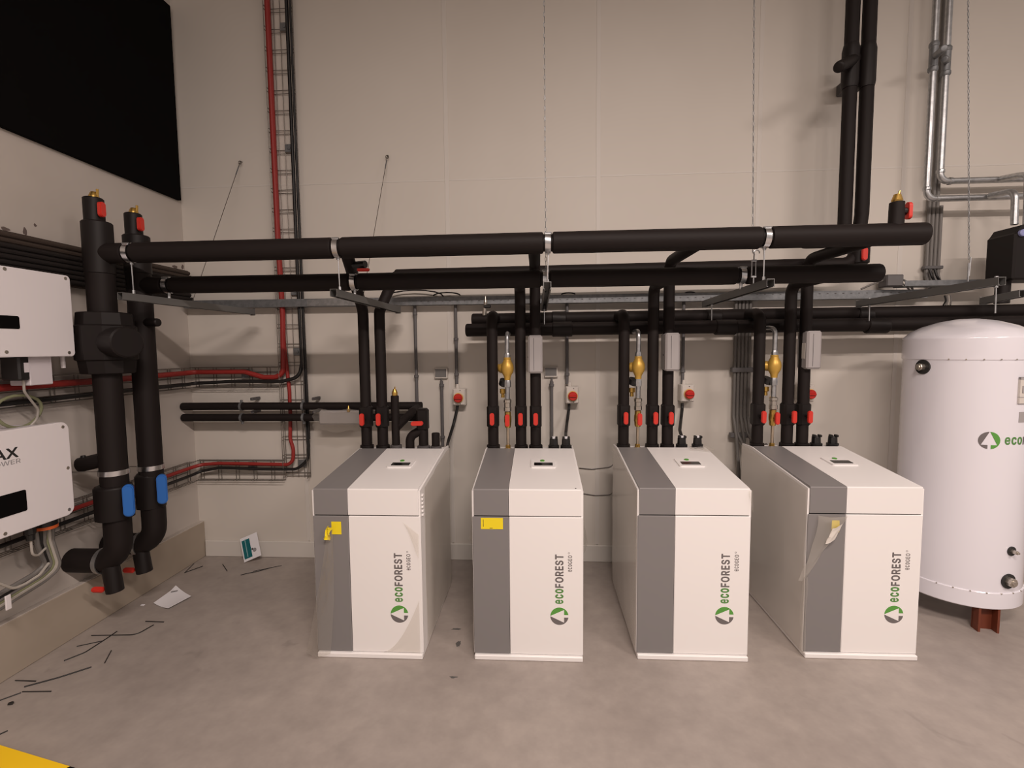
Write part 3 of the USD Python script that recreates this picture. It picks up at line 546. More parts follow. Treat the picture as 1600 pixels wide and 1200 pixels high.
# pumps two to four
XS = [(-0.318, -0.124, -0.022), (0.586, 0.783, 0.886), (1.512, 1.712, 1.815)]
HX = [(0.0, 0.0, 0.0), (0.002, 0.003, 0.003), (0.004, 0.004, 0.004)]
for k in range(3):
    (a, b, c), y, n = XS[k], PY[k+1], nm[k+1]
    riser(a, y, [(a, y, PU[1]+0.012), (a, PU[0]-0.03, PU[1]+0.012)], f'leftmost black upright pipe on {n}, ending at the rear pipes', hx=HX[k][0])
    riser(b, y, [(b, y, LZ-0.005), (b, 3.0, LZ-0.005)], f'middle black upright pipe on {n}, rising to the lower header', hx=HX[k][1])
    tt = riser(c, y, [(c, y, UZ-0.004+0.004*k), (c+0.012*k, 2.76, UZ+0.004*k)], f'black upright pipe on {n} with a grey sensor housing', sensor=[(1.5424, 1.7974, 0.0), (1.5495, 1.8050, 0.008), (1.5538, 1.8091, 0.018)][k], hx=HX[k][2])
# filling pipes: galvanised tube, brass pressure reducer, union, ball valve
for k, (x, y) in enumerate([(-0.215, 3.335), (0.682, 3.375), (1.607, 3.415)]):
    n = nm[k+1]; t = Thing('filling_pipe', f'galvanised filling pipe with round brass regulator on {n}', 'pipe', (x, y, 1.006))
    zt = [1.815, 1.822, 1.835][k]; xe = x - (0.0, 0.0, 0.05)[k]
    t.part('steel_tube', tube([(xe, PL[0]-0.03, zt), (xe, y+0.02, zt) if k < 2 else (xe, y+0.06, zt), (x, y, zt), (x, y, 1.64)] if k == 2 else [(x, PL[0]-0.03, zt), (x, y, zt), (x, y, 1.64)], 0.0155, 14, 0.045), 'galvanised')
    t.part('tube_fitting', [lathe((x, y, 1.635), (0, 0, 1), [(0, 0.021), (0.03, 0.022), (0.045, 0.018)], 8), lathe((x, y, 1.445), (0, 0, 1), [(0, 0.024), (0.03, 0.025), (0.05, 0.021)], 8)], 'galvanised')
    rg = t.part('regulator', lathe((x, y, 1.495), (0, 0, 1), [(0, 0.021), (0.02, 0.023), (0.035, 0.030), (0.055, 0.041), (0.08, 0.045), (0.105, 0.041), (0.125, 0.031), (0.14, 0.024), (0.148, 0.026), (0.155, 0.022)], 22), 'brass_cast', 'round brass regulator')
    ca, sa = math.cos(math.radians(200)), math.sin(math.radians(200))
    t.part('regulator_cap', lathe((x, y+0.015, 1.57), (ca, 0.45, 0.1), [(0, 0.034), (0.05, 0.034), (0.056, 0.028), (0.075, 0.026)], 16), 'brass_cast', under=rg)
    t.part('knob', lathe((x-0.02, y+0.03, 1.490), (-0.3, 0.4, -1), [(0, 0.036), (0.035, 0.036), (0.04, 0.030)], 16), 'black_plastic', 'black adjusting knob', under=rg)
    t.part('side_fitting', [lathe((x-0.035, y+0.04, 1.43), (0, 0, -1), [(0, 0.022), (0.03, 0.022), (0.035, 0.012), (0.06, 0.014)], 10)], 'brass')
    t.part('lower_tube', tube([(x, y, 1.50), (x, y, 1.36)], 0.0165, 14), 'galvanised')
    t.part('union', lathe((x, y, 1.275), (0, 0, 1), [(0, 0.021), (0.006, 0.027), (0.03, 0.027), (0.034, 0.024), (0.06, 0.024), (0.064, 0.028), (0.082, 0.028), (0.09, 0.02)], 10), 'nickel', smooth=25)
    t.part('ball_valve', [lathe((x, y, 1.165), (0, 0, 1), [(0, 0.019), (0.012, 0.023), (0.03, 0.023), (0.04, 0.026), (0.075, 0.026), (0.085, 0.022), (0.108, 0.022)], 10), tube([(x, y, 1.215), (x+HX[k][0]*0.8, y-0.052, 1.222)], 0.011, 10)], 'brass')
    t.part('handle', lever((x+HX[k][0]*0.8, y-0.052, 1.222), (0, 0, 1), (0, -1, 0), 0.085, 0.031, 0.018), 'red_plastic', 'red lever handle')
    t.part('copper_tail', tube([(x, y, 1.17), (x, y, 1.03)], 0.0105, 12), 'copper_pale')
    t.part('base_nut', lathe((x, y, 1.008), (0, 0, 1), [(0, 0.024), (0.012, 0.024), (0.014, 0.017), (0.035, 0.017)], 8), 'brass')
# short connections on pump one
y = PY[0]
t = Thing('riser_pipe', f'short black pipe on {nm[0]} with a brass air vent on top', 'pipe', (-1.005, y, 1.006))
t.part('insulation_sleeve', tube([(-1.005, y, 1.006), (-1.005, y, 1.392)], 0.028, 18, dome=0.008), 'insulation')
t.part('collar', lathe((-1.005, y, 1.006), (0, 0, 1), [(0, 0.042), (0.035, 0.040), (0.038, 0.03)], 18), 'box_dark_grey')
t.part('air_vent', [lathe((-1.005, y, 1.388), (0, 0, 1), [(0, 0.019), (0.02, 0.021), (0.035, 0.016), (0.048, 0.010)], 12), tube([(-1.004, y, 1.43), (-1.002, y, 1.452)], 0.004, 6)], 'brass', 'brass air vent')
t.part('side_branch', tube([(-1.0, y, 1.165), (-0.93, 3.52, 1.255), (-0.93, 3.70, 1.262)], 0.030, 16, 0.05), 'insulation')
t = Thing('riser_pipe', f'short black pipe with a level red lever on {nm[0]}', 'pipe', (-0.808, y, 1.006))
t.part('insulation_sleeve', tube([(-0.808, y, 1.006), (-0.808, y, 1.18)], 0.033, 18), 'insulation')
t.part('valve_jacket', bb(-0.85, -0.772, y-0.04, y+0.04, 1.145, 1.300, 0.014), 'insulation_glossy', smooth=25)
t.part('handle', lever((-0.832, y-0.072, 1.205), (1, 0, 0.04), (0, -1, 0), 0.085, 0.031, 0.018), 'red_plastic', 'red lever handle turned level')
t.part('handle_stem', tube([(-0.815, y-0.03, 1.205), (-0.82, y-0.074, 1.205)], 0.012, 10), 'black_plastic')
t.part('collar', lathe((-0.808, y, 1.006), (0, 0, 1), [(0, 0.045), (0.03, 0.044), (0.034, 0.034)], 18), 'box_dark_grey')
t.part('elbow_branch', tube([(-0.905, y, 1.006), (-0.905, y, 1.10), (-0.82, y, 1.15)], 0.031, 16, 0.06), 'insulation')
t = Thing('stub_pipe', f'short capped black stub at the right back corner of {nm[0]}', 'pipe', (-0.722, y, 1.006))
t.part('insulation_sleeve', tube([(-0.722, y, 1.006), (-0.722, y, 1.128)], 0.028, 18, dome=0.006), 'insulation')
t.part('collar', lathe((-0.722, y, 1.006), (0, 0, 1), [(0, 0.040), (0.028, 0.038), (0.03, 0.03)], 18), 'box_dark_grey')
# black cable glands on the other pumps
for k, pts in enumerate([(0.102, 0.187), (0.985, 1.092), (1.910, 2.020)]):
    for q, x in enumerate(pts):
        y = PY[k+1]; t = Thing('cable_gland', f'{"left" if q == 0 else "right"} black cable gland on the back deck of {nm[k+1]}', 'cable gland', (x, y, 1.012))
        t.part('foot', lathe((x, y, 1.012), (0, 0, 1), [(0, 0.038), (0.028, 0.038), (0.03, 0.034)], 18), 'black_plastic')
        t.part('neck', lathe((x, y, 1.04), (0, 0, 1), [(0, 0.030), (0.042, 0.028), (0.047, 0.026)], 8), 'black_plastic', smooth=20)
        t.part('lugs', [cb((x+dx, y-0.01, 1.093), (0.015, 0.036, 0.016), 0.003) for dx in (-0.018, 0.018)], 'black_plastic')
        if k < 2: t.part('bushing', lathe((x, y, 1.085), (0, 0, 1), [(0, 0.015), (0.014, 0.014)], 12), 'paper', 'white bushing')

# ------------------------------------------------------------------ thick upright pipes by the left wall
def big_pipe(x, y, label, spec):
    t = Thing('upright_pipe', label, 'pipe', (x, y, spec['zb'])); R = spec['r']; z = spec
    t.part('insulation_sleeve', tube([(x, y, z['top'])] + [(x, y, z['zb'])] + [(XL+0.004, y, z['zb'])] if z['wall'] else [(x, y, z['top']), (x, y, z['zb']), (XL+0.004, y, z['zb'])], R, 24, 0.13), 'insulation')
    t.part('upper_sleeve', lathe((x, y, z['j0']), (0, 0, 1), [(0, R), (0.004, z['ru']), (z['j1']-z['j0']-0.006, z['ru']), (z['j1']-z['j0'], z['ru']-0.006)], 24), 'insulation_glossy', 'thicker top sleeve')
    t.part('vent_jacket', lathe((x-0.012, y, z['j1']-0.01), (0, 0, 1), [(0, z['rv']), (z['v1']-z['j1'], z['rv']), (z['v1']-z['j1']+0.006, z['rv']-0.006)], 20), 'insulation_glossy', 'narrower black vent jacket')
    t.part('air_vent', [lathe((x-0.006, y, z['v1']-0.006), (0, 0, 1), [(0, 0.026), (0.012, 0.026), (0.03, 0.018), (0.036, 0.014)], 10), tube([(x+0.014, y, z['v1']), (x+0.018, y, z['v1']+0.045)], 0.007, 8)], 'brass', 'brass air vent')
    hz = z['v1']-0.075
    t.part('vent_handle', lever((x+z['rv']-0.006, y-0.02, hz), (0, 0, 1), (1, 0, 0), 0.085, 0.036, 0.022), 'red_plastic', 'red lever handle')
    t.part('steel_band', ring((x, y, z['band']), (0, 0, 1), R+0.001, 0.030, 0.005), 'bright_steel', 'shiny steel band')
    j0, j1, rj = z['jack']
    t.part('valve_jacket', lathe((x-0.012, y, j0), (0, 0, 1), [(0, R), (0.006, rj), (j1-j0-0.02, rj), (j1-j0-0.006, rj-0.012), (j1-j0, R)], 12), 'insulation_glossy', 'thick black valve jacket', smooth=50)
    hz = (j0+j1)/2 + 0.02
    t.part('valve_handle', [lever((x+rj+0.012, y-0.03, hz), (0, 0, 1), (0.55, -0.835, 0), 0.19, 0.055, 0.034), tube([(x+rj*0.6, y, hz), (x+rj+0.014, y-0.028, hz)], 0.022, 12)], 'blue_plastic', 'blue butterfly lever')
    cx = x-0.105
    t.part('elbow_band', ring((cx, y, z['zb']), (1, 0, 0), R+0.001, 0.025, 0.006), 'galvanised', 'steel band on the elbow')
    t.part('drain_stub', tube([(x-z['dx'], y-0.01, z['zb']-0.02), (x-z['dx']+0.03, y-0.02, z['zb']-0.185)], 0.046, 18, dome=0.008), 'insulation_glossy', 'drain stub pointing down')
    t.part('drain_handle', lever((x-z['dx']-0.055, y-0.04, z['zb']-0.165), (1, 0, 0), (0, -0.6, 0.8), 0.075, 0.032, 0.018), 'red_plastic', 'red drain lever')
    return t
V1 = dict(r=0.070, top=2.40, zb=0.452, j0=2.16, j1=2.455, ru=0.074, rv=0.050, v1=2.595, band=1.000, jack=(0.715, 0.925, 0.098), dx=0.055, wall=False)
t = big_pipe(-2.530, 2.72, 'front thick black upright pipe by the left wall, with a bulky flange jacket halfway up', V1)
c = V(-2.535, 2.738, 0)
t.part('flange_jacket', lathe(c, (0, 0, 1), [(1.585, 0.125), (1.59, 0.132), (1.66, 0.140), (1.668, 0.153), (1.86, 0.153), (1.868, 0.140), (1.935, 0.134), (1.94, 0.126)], 10), 'insulation_glossy', 'bulky many-sided black flange jacket', smooth=20)
t.part('flange_cover', lathe(c+V(0.10, -0.06, 1.765), (0.93, -0.36, 0), [(0, 0.088), (0.125, 0.088), (0.132, 0.080)], 20), 'insulation_glossy', 'round black cover on the side of the jacket')
t.part('side_stub', tube([c+V(0.0, -0.01, 1.085), c+V(-0.185, -0.05, 1.045)], 0.043, 18, dome=0.012), 'insulation_glossy', 'capped side stub')
t.part('stub_knob', lathe(c+V(-0.15, -0.05, 1.09), (0, 0, 1), [(0, 0.014), (0.014, 0.012)], 10), 'black_plastic')
t.part('brace_wire', tube([(-2.59, 2.70, 1.005), (-2.83, 2.62, 1.02)], 0.003, 6), 'wire_steel')
V2 = dict(r=0.068, top=2.40, zb=0.455, j0=2.20, j1=2.435, ru=0.072, rv=0.047, v1=2.575, band=0.968, jack=(0.70, 0.93, 0.082), dx=0.10, wall=False)
t = big_pipe(-2.510, 2.97, 'rear thick black upright pipe by the left wall, with a short stub on its right', V2)
t.part('side_stub', tube([(-2.47, 2.95, 1.893), (-2.365, 2.93, 1.893)], 0.026, 16, dome=0.012), 'insulation_glossy', 'short round capped stub')
t.part('brace_wire', tube([(-2.57, 2.96, 0.972), (-2.83, 2.93, 0.98)], 0.003, 6), 'wire_steel')
# two thin pipes on the back wall
for k, (z, s) in enumerate(((1.275, 'upper'), (1.185, 'lower'))):
    t = Thing('wall_pipe', f'{s} of the two thin level black pipes on the back wall by the cable basket', 'pipe', (-1.9, 3.70, z-0.03))
    xe = (-0.90, -0.86)[k]
    t.part('insulation_sleeve', tube([(XL+0.004, 3.70, z), (xe, 3.70, z)] if k == 0 else [(XL+0.004, 3.70, z), (xe-0.02, 3.70, z), (xe+0.02, 3.40, z-0.04)], 0.030, 18, 0.06, dome=0.008), 'insulation')
    for x in (-2.345, -1.845):
        t.part('clip', [ring((x, 3.70, z), (1, 0, 0), 0.0305, 0.018, 0.004), cb((x, 3.70, z+(0.042 if k == 0 else -0.042)), (0.016, 0.014, 0.018), 0.002)], 'galvanised_dull')
        t.part('wall_stud', [cb((x+0.075, 3.765, z+(0.055 if k == 0 else 0.042)), (0.022, 0.11, 0.022), 0.003)], 'box_dark_grey')
t = Thing('flow_sensor', 'grey sensor housing wrapped in clear film on the lower thin wall pipe', 'sensor', (-1.52, 3.68, 1.12))
t.part('housing', bb(-1.70, -1.335, 3.635, 3.755, 1.135, 1.245, 0.014), 'plastic_grey')
g = np.array([[(-1.73+0.42*u/9 + 0.012*math.sin(v*2.1), 3.622-0.014*meshkit.noise(V(u*0.9, v*0.9, 2.0)), 1.255-0.165*v/7+0.012*math.sin(u*1.3)) for v in range(8)] for u in range(10)])
t.part('film', sheet(g, .0006), 'clear_film', 'wrapping of crumpled film')
t.part('brass_nipple', lathe((-1.46, 3.64, 1.235), (0, 0, 1), [(0, 0.010), (0.02, 0.014), (0.03, 0.010), (0.05, 0.005)], 10), 'brass')

# ------------------------------------------------------------------ cable baskets and their cables
def basket(name, label, o, ex, ey, ez, L, W, H, step, parts=(), n=5):
    """A U-shaped basket of wires: along ex, across ey, sides standing out along ez."""
    o, ex, ey, ez = map(lambda q: np.array(q, float), (o, ex, ey, ez)); r = 0.0026
    t = Thing(name, label, 'cable basket', tuple(o)); P = lambda a, b, c: o+ex*a+ey*b+ez*c
    rails = [tube([P(0, W*i/(n-1), 0), P(L, W*i/(n-1), 0)], r, 6) for i in range(n)]
    for b in (0, W): rails += [tube([P(0, b, h), P(L, b, h)], r, 6) for h in ((H,) if H < 0.05 else (H*0.5, H))]
    t.part('long_wires', rails, 'wire_steel', kind='stuff')
    cross, a = [], 0.01
    while a < L:
        for d in (0, 0.026): cross.append(tube([P(a+d, 0, H), P(a+d, 0, 0), P(a+d, W, 0), P(a+d, W, H)], r, 6))
        a += step
    t.part('cross_wires', cross, 'wire_steel', kind='stuff')
    for a in parts: t.part('splice_clip', [place(bb(-0.03, 0.03, -0.036, 0.036, 0.001, 0.007, 0.002), P(a, W*0.68, 0.003), ex, ey, ez), place(lathe((0, 0, 0.007), (0, 0, 1), [(0, 0.012), (0.006, 0.011)], 10), P(a, W*0.68, 0.003), ex, ey, ez)], 'galvanised_dull')
    return t
bx0, bx1 = -2.062, -1.862
basket('cable_basket', 'tall upright wire cable basket on the back wall, holding a red and black cables', (bx0, 3.812, 0.68), (0, 0, 1), (1, 0, 0), (0, -1, 0), TOP-0.69, bx1-bx0, 0.055, 0.15, (0.115, 1.02, 1.50, 2.60, 3.50))
T1, T2 = (1.42, 1.58), (0.66, 0.82)
basket('cable_basket', 'upper level wire basket on the back wall left of the upright basket', (-2.80, 3.812, T1[0]), (1, 0, 0), (0, 0, 1), (0, -1, 0), 0.72, 0.16, 0.05, 0.15, (0.43,))
basket('cable_basket', 'lower level wire basket on the back wall left of the upright basket', (-2.80, 3.812, T2[0]), (1, 0, 0), (0, 0, 1), (0, -1, 0), 0.73, 0.16, 0.05, 0.15, (0.45,))
basket('cable_basket', 'upper level wire basket on the left wall, passing behind the thick upright pipes', (XL+0.012, 1.3, T1[0]), (0, 1, 0), (0, 0, 1), (1, 0, 0), 2.42, 0.16, 0.05, 0.15)
basket('cable_basket', 'lower level wire basket on the left wall, behind the blue valve levers', (XL+0.012, 1.3, T2[0]), (0, 1, 0), (0, 0, 1), (1, 0, 0), 2.42, 0.16, 0.05, 0.15)
def cable(name, pts, r, m, label, cat='cable', fil=0.1, group=None, seg=10): single(name, tube(pts, r, seg, fil, n=8), MATNAME[m], label, cat, group)
MATNAME = {'red': 'cable_red', 'black': 'cable_black', 'grey': 'cable_grey', 'pale': 'cable_pale', 'green': 'cable_green'}
cable('red_cable', [(-2.045, 3.775, TOP), (-2.035, 3.775, 3.3), (-2.03, 3.77, 2.6), (-2.02, 3.775, 2.0), (-2.035, 3.775, 1.50), (-2.20, 3.77, 1.50), (-2.35, 3.77, 1.545), (-2.76, 3.765, 1.545), (-2.79, 3.70, 1.54), (-2.79, 3.0, 1.53), (-2.79, 1.3, 1.53)], 0.020, 'red', 'thick red cable down the upright basket that turns left into the upper basket')
cable('red_cable', [(-2.047, 3.800, TOP), (-2.038, 3.800, 2.4), (-2.03, 3.798, 1.75), (-2.0, 3.79, 1.40), (-1.998, 3.785, 1.2), (-2.005, 3.78, 1.0), (-1.98, 3.775, 0.92), (-1.985, 3.77, 0.79), (-2.2, 3.77, 0.795), (-2.6, 3.77, 0.80), (-2.75, 3.765, 0.79), (-2.79, 3.70, 0.78), (-2.79, 3.0, 0.775), (-2.79, 1.3, 0.77)], 0.014, 'red', 'thin red cable that runs down to the lowest basket and turns left')
cable('black_cable', [(-1.895, 3.775, TOP), (-1.885, 3.775, 3.6), (-1.885, 3.775, 2.2), (-1.878, 3.775, 1.62), (-1.90, 3.765, 1.50), (-2.05, 3.76, 1.465), (-2.4, 3.765, 1.47), (-2.76, 3.765, 1.455), (-2.785, 3.70, 1.45), (-2.785, 3.0, 1.45), (-2.785, 1.3, 1.44)], 0.014, 'black', 'thick black cable down the upright basket that curves left into the upper basket')
cable('black_cable', [(-1.870, 3.78, TOP), (-1.866, 3.78, 3.2), (-1.864, 3.78, 1.9), (-1.868, 3.78, 1.1), (-1.852, 3.775, 0.95), (-1.86, 3.77, 0.83), (-1.95, 3.765, 0.755), (-2.2, 3.765, 0.755), (-2.6, 3.765, 0.765), (-2.76, 3.765, 0.735), (-2.785, 3.70, 0.72), (-2.785, 3.0, 0.715), (-2.785, 1.3, 0.71)], 0.012, 'black', 'thinner black cable that runs down to the lowest basket and curves left')
cable('black_cable', [(-1.862, 3.768, TOP), (-1.856, 3.768, 3.4), (-1.85, 3.768, 1.95), (-1.846, 3.77, 1.36), (-1.846, 3.775, 1.0)], 0.009, 'black', 'straight thin black cable on the right edge of the upright basket')
# the dark bundle of conduits on the left wall
t = Thing('conduit_bundle', 'bundle of dark level conduits stacked on the left wall above the upper inverter', 'conduit', (-2.8, 2.6, 2.1))
for k in range(8): t.part('conduit', tube([(-2.775+0.004*(k % 2), 1.0, 2.128+0.0285*k), (-2.775+0.004*(k % 2), 3.80-0.03*(k % 3), 2.128+0.0285*k)], 0.0145, 10), 'rust_brown' if k > 5 else 'insulation_end')
t.part('back_plate', bb(XL+0.001, XL+0.05, 1.0, 3.80, 2.105, 2.352, 0.004), 'rust_brown' if 'rust_brown' in MATS else 'insulation_end', smooth=False)

# ------------------------------------------------------------------ inverters on the left wall
def inverter(label, y0, y1, z0, z1, rc, holes, scr):
    t = Thing('inverter', label, 'inverter', (XL, (y0+y1)/2, z0)); xf = -2.58
    q = sbox(y0+rc, z0+rc, y1-rc, z1-rc).buffer(rc, 8); qq = sbox(y0+rc+.012, z0+rc+.012, y1-rc-.012, z1-rc-.012).buffer(rc, 8)
    t.part('body', place(extrude(qq, 0.225), V(XL+0.005, 0, 0), V(0, 1, 0), V(0, 0, 1), V(1, 0, 0)), 'terminal_white')
    t.part('cover', place(extrude(q, 0.032), V(xf-0.034, 0, 0), V(0, 1, 0), V(0, 0, 1), V(1, 0, 0)), 'inverter_white')
    t.part('cover_face', place(extrude(q.buffer(-0.003), 0.002), V(xf-0.002, 0, 0), V(0, 1, 0), V(0, 0, 1), V(1, 0, 0)), 'inverter_white')
    for y, z in holes: t.part('screw', [lathe((xf-0.001, y, z), (1, 0, 0), [(0, 0.0095), (0.003, 0.0085), (0.003, 0.004)], 12)], 'nickel', 'recessed screw')
    a, b, c, d = scr
    t.part('screen', place(extrude(sbox(a+.008, c+.008, b-.008, d-.008).buffer(.008, 5), 0.003), V(xf-0.0005, 0, 0), V(0, 1, 0), V(0, 0, 1), V(1, 0, 0)), 'matt_black', 'dark display window')
    return t
YI = 2.58
t = inverter('upper white inverter on the left wall with rounded corners', 1.96, 2.583, 1.690, 2.131, 0.022, [(2.2526, 2.1174), (2.5562, 2.1146), (2.2301, 1.7155), (2.5465, 1.7098)], (2.02, 2.2993, 1.8291, 1.8924))
a, b = (-2.6200, 2.3672, 1.5499), (-2.6200, 2.4864, 1.5413)
t.part('terminal_box', bb(-2.735, -2.62, a[1], b[1], b[2], 1.70, 0.004), 'terminal_white')
c = (-2.6200, 2.3420, 1.6303)
t.part('connector', bb(-2.72, -2.615, c[1]-0.03, c[1]+0.025, c[2]-0.06, 1.70, 0.008), 'black_plastic'); t.part('connector_label', bb(-2.6155, -2.6135, c[1]-0.006, c[1]+0.018, c[2]-0.02, c[2]+0.03), 'terminal_white', smooth=False)
c = (-2.6600, 2.5852, 1.6242); t.part('white_stub', tube([(c[0], c[1], 1.70), (c[0], c[1], c[2])], 0.011, 10), 'inverter_white')
t = inverter('lower white inverter on the left wall with a dark screen and black lettering', 1.90, 2.512, 0.820, 1.335, 0.045, [(2.4791, 1.3083), (2.4902, 1.0799), (2.4796, 0.8505), (2.1567, 0.8390)], (1.99, 2.2646, 0.9197, 1.0261))
e, zb = 2.2448, 1.1958
m = glyph('SOLAX', 0.048, 1.25, True); m = place(m, V(-2.5798, 0, 0), V(0, 1, 0), V(0, 0, 1), V(1, 0, 0)); m.apply_translation([0, e-m.bounds[1][1], zb-m.bounds[0][2]]); t.part('lettering', m, 'print_black', 'black capital letters', smooth=False)
m = glyph('POWER', 0.022, 1.35, False); m = place(m, V(-2.5798, 0, 0), V(0, 1, 0), V(0, 0, 1), V(1, 0, 0)); m.apply_translation([0, e+0.008-m.bounds[1][1], zb-0.030-m.bounds[0][2]]); t.part('lettering', m, 'print_light', 'small grey capital letters', smooth=False)
c = (-2.6400, 2.3223, 0.7364); t.part('connector', [lathe((c[0], c[1], 0.825), (0, 0, -1), [(0, 0.026), (0.05, 0.026), (0.055, 0.020), (0.085, 0.018)], 10)], 'black_plastic')
c = (-2.6600, 2.4218, 0.7562); t.part('cable_gland', lathe((c[0], c[1], 0.83), (0, 0, -1), [(0, 0.050), (0.055, 0.050), (0.06, 0.042)], 16), 'black_plastic'); t.part('gland_ring', ring((c[0], c[1], 0.775), (0, 0, 1), 0.046, 0.016, 0.006), 'orange_plastic', 'orange gland ring')
t.part('connector', bb(-2.74, -2.66, 2.0, 2.10, 0.79, 0.825, 0.006), 'black_plastic')
for k, (r, m) in enumerate(((0.013, 'grey'), (0.012, 'black'), (0.012, 'grey'), (0.010, 'green'), (0.012, 'pale'), (0.011, 'grey'))):
    dy, dz = 0.017*k, -0.012*k
    cable('inverter_cable', [(c[0]-0.02+0.012*(k % 3), c[1]-0.035+0.014*k, 0.79), (c[0]-0.03, c[1]-0.025+0.016*k, 0.68), (c[0]-0.05+0.004*k, c[1]+0.03+0.012*k, 0.55-0.008*k), (c[0]-0.06, c[1]-0.03+0.012*k, 0.46+0.012*(5-k)), (c[0]-0.07, c[1]-0.26, 0.41+0.015*(5-k)), (c[0]-0.07, 1.2, 0.40+0.016*(5-k))], r, m,
          ['lowest grey', 'black', 'middle grey', 'olive green', 'thicker pale', 'topmost grey'][5-k if 0 else k] + ' cable hanging in the bundle below the lower inverter', fil=0.09, seg=8)
cable('inverter_cable', [(-2.64, 2.3223, 0.75), (-2.64, 2.3241, 0.66), (-2.65, 2.3619, 0.64), (-2.67, 2.4201, 0.655)], 0.006, 'pale', 'thin pale looped lead hanging from the black connector under the lower inverter', fil=0.04, seg=8)
cable('inverter_cable', [(-2.6600, 2.4212, 0.5714), (-2.6400, 2.3526, 0.5400), (-2.6400, 2.2807, 0.5268), (-2.6400, 2.2256, 0.5276), (-2.6400, 2.1139, 0.6319)], 0.007, 'pale', 'yellowish pale lead lying over the cable bundle at the lower left', fil=0.05, seg=8)
single('white_cleat', bb(-2.66, -2.652, 2.2062-0.012, 2.2062+0.014, 0.4297, 0.5030, 0.002), 'inverter_white', 'small white plastic strip on the cable bundle at the left edge', 'cable tie')
cable('inverter_cable', [(-2.64, 2.3512, 1.5775), (-2.6600, 2.3685, 1.5102), (-2.6800, 2.4148, 1.4620), (-2.7000, 2.4685, 1.4043), (-2.7200, 2.4760, 1.3510), (-2.7400, 2.4476, 1.3100)], 0.006, 'pale', 'thin pale lead curving down from the connector of the upper inverter', fil=0.05, seg=8)
ang = [math.radians(a) for a in range(-20, 345, 15)]
o = V(*(-2.7400, 2.4062, 1.4020))
cable('cable_loop', [o + V(0.01*math.sin(2*a), 0.115*math.cos(a), 0.085*math.sin(a)) for a in ang], 0.008, 'green', 'olive green loop of cable on the left wall between the two inverters', fil=0, seg=8)
# ------------------------------------------------------------------ wall conduits, displays, isolators
def conduit(px, z0, z1, y, r, label, clips=(), name='conduit'):
    t = Thing(name, label, 'conduit', (px, y, z0)); t.part('tube', tube([(px, y, z0), (px, y, z1)], r, 12), 'conduit_grey')
    for z in clips: t.part('clip', lathe((px, y, z-0.012), (0, 0, 1), [(0, r+0.001), (0.003, r+0.0065), (0.021, r+0.0065), (0.024, r+0.001)], 12), 'conduit_grey')
YC = 3.79
conduit(-0.9642, 1.2084, 2.06, YC, 0.0125, 'grey conduit on the wall dropping behind the flat red lever', [1.9901, 1.4986])
conduit(-0.6441, 1.4361, 2.06, YC, 0.0125, 'grey conduit down to the isolator left of the other wall isolators', [1.7873, 1.5117])
conduit(0.2202, 1.4314, 2.06, YC, 0.0125, 'grey conduit down to the isolator behind the pump with the wide yellow label', [1.5062])
conduit(1.1020, 1.4267, 2.06, YC, 0.0125, 'grey conduit down to the isolator behind the pump without a yellow label', [1.5251])
conduit(-0.7646, 0.9412, 1.4620, YC, 0.0125, 'grey conduit below the left wall display', [1.4265, 1.0133])
conduit(0.1001, 0.9427, 1.4571, YC, 0.0125, 'grey conduit below the right wall display', [1.4221])
for k, x in enumerate((-0.7702, 0.0972)):
    z = 1.5208 if k == 0 else 1.5252
    t = Thing('wall_display', ('left' if k == 0 else 'right') + ' small grey wall display with a pale frame', 'wall display', (x, YB, z-0.04))
    t.part('frame', bb(x-0.052, x+0.052, YB-0.028, YB-0.001, z-0.042, z+0.042, 0.005), 'isolator_white'); t.part('screen', bb(x-0.046, x+0.042, YB-0.030, YB-0.027, z-0.030, z+0.034, 0.001), 'screen_grey', smooth=False)
    t.part('socket', lathe((x+0.004, YC, z-0.042), (0, 0, -1), [(0, 0.008), (0.03, 0.008), (0.035, 0.014), (0.05, 0.014)], 12), 'conduit_grey')
for k, (x, z, s, _) in enumerate(((-0.6191, 1.3377, 'leftmost, above the leftmost heat pump', 0), (0.2575, 1.3492, 'above the second heat pump', 0), (1.1262, 1.3603, 'above the third heat pump', 0), (2.0060, 1.3565, 'half hidden behind the rightmost upright pipe', 0))):
    t = Thing('isolator_switch', f'white wall isolator with a round red knob, {s}', 'switch', (x, 3.8, z-0.07))
    t.part('box', bb(x-0.050, x+0.050, 3.735, YB-0.001, z-0.066, z+0.066, 0.006), 'isolator_white')
    t.part('lid', bb(x-0.044, x+0.044, 3.729, 3.736, z-0.060, z+0.060, 0.003), 'isolator_white')
    kx = x - 0.004 + 0.006*k
    t.part('yellow_plate', disc((kx, 3.729, z-0.006), (0, -1, 0), 0.040, 0.004, 24), 'isolator_yellow', 'yellowish round plate')
    p = t.part('knob', lathe((kx, 3.726, z-0.006), (0, -1, 0), [(0, 0.034), (0.022, 0.034), (0.027, 0.029)], 24), 'red_knob', 'red rotary knob')
    t.part('grip', bb(kx-0.028, kx+0.028, 3.686, 3.70, z-0.013, z+0.001, 0.004), 'red_knob', under=p)
    t.part('gland', lathe((x-0.018, 3.78, z+0.064), (0, 0, 1), [(0, 0.014), (0.02, 0.014), (0.024, 0.011), (0.035, 0.011)], 8), 'isolator_white')
    t.part('screw', [disc((x+0.01, 3.729, z+s2*0.052), (0, -1, 0), 0.004, 0.003, 8) for s2 in (-1, 1)], 'conduit_grey')
cable('power_cable', [(-0.6378, 3.7750, 1.2756), (-0.6436, 3.7750, 1.2351), (-0.6683, 3.7600, 1.1256), (-0.6915, 3.6000, 0.9944), (-0.66, 3.46, 1.0)], 0.0115, 'black', 'black power cable from the leftmost isolator down behind the leftmost heat pump', fil=0.12)
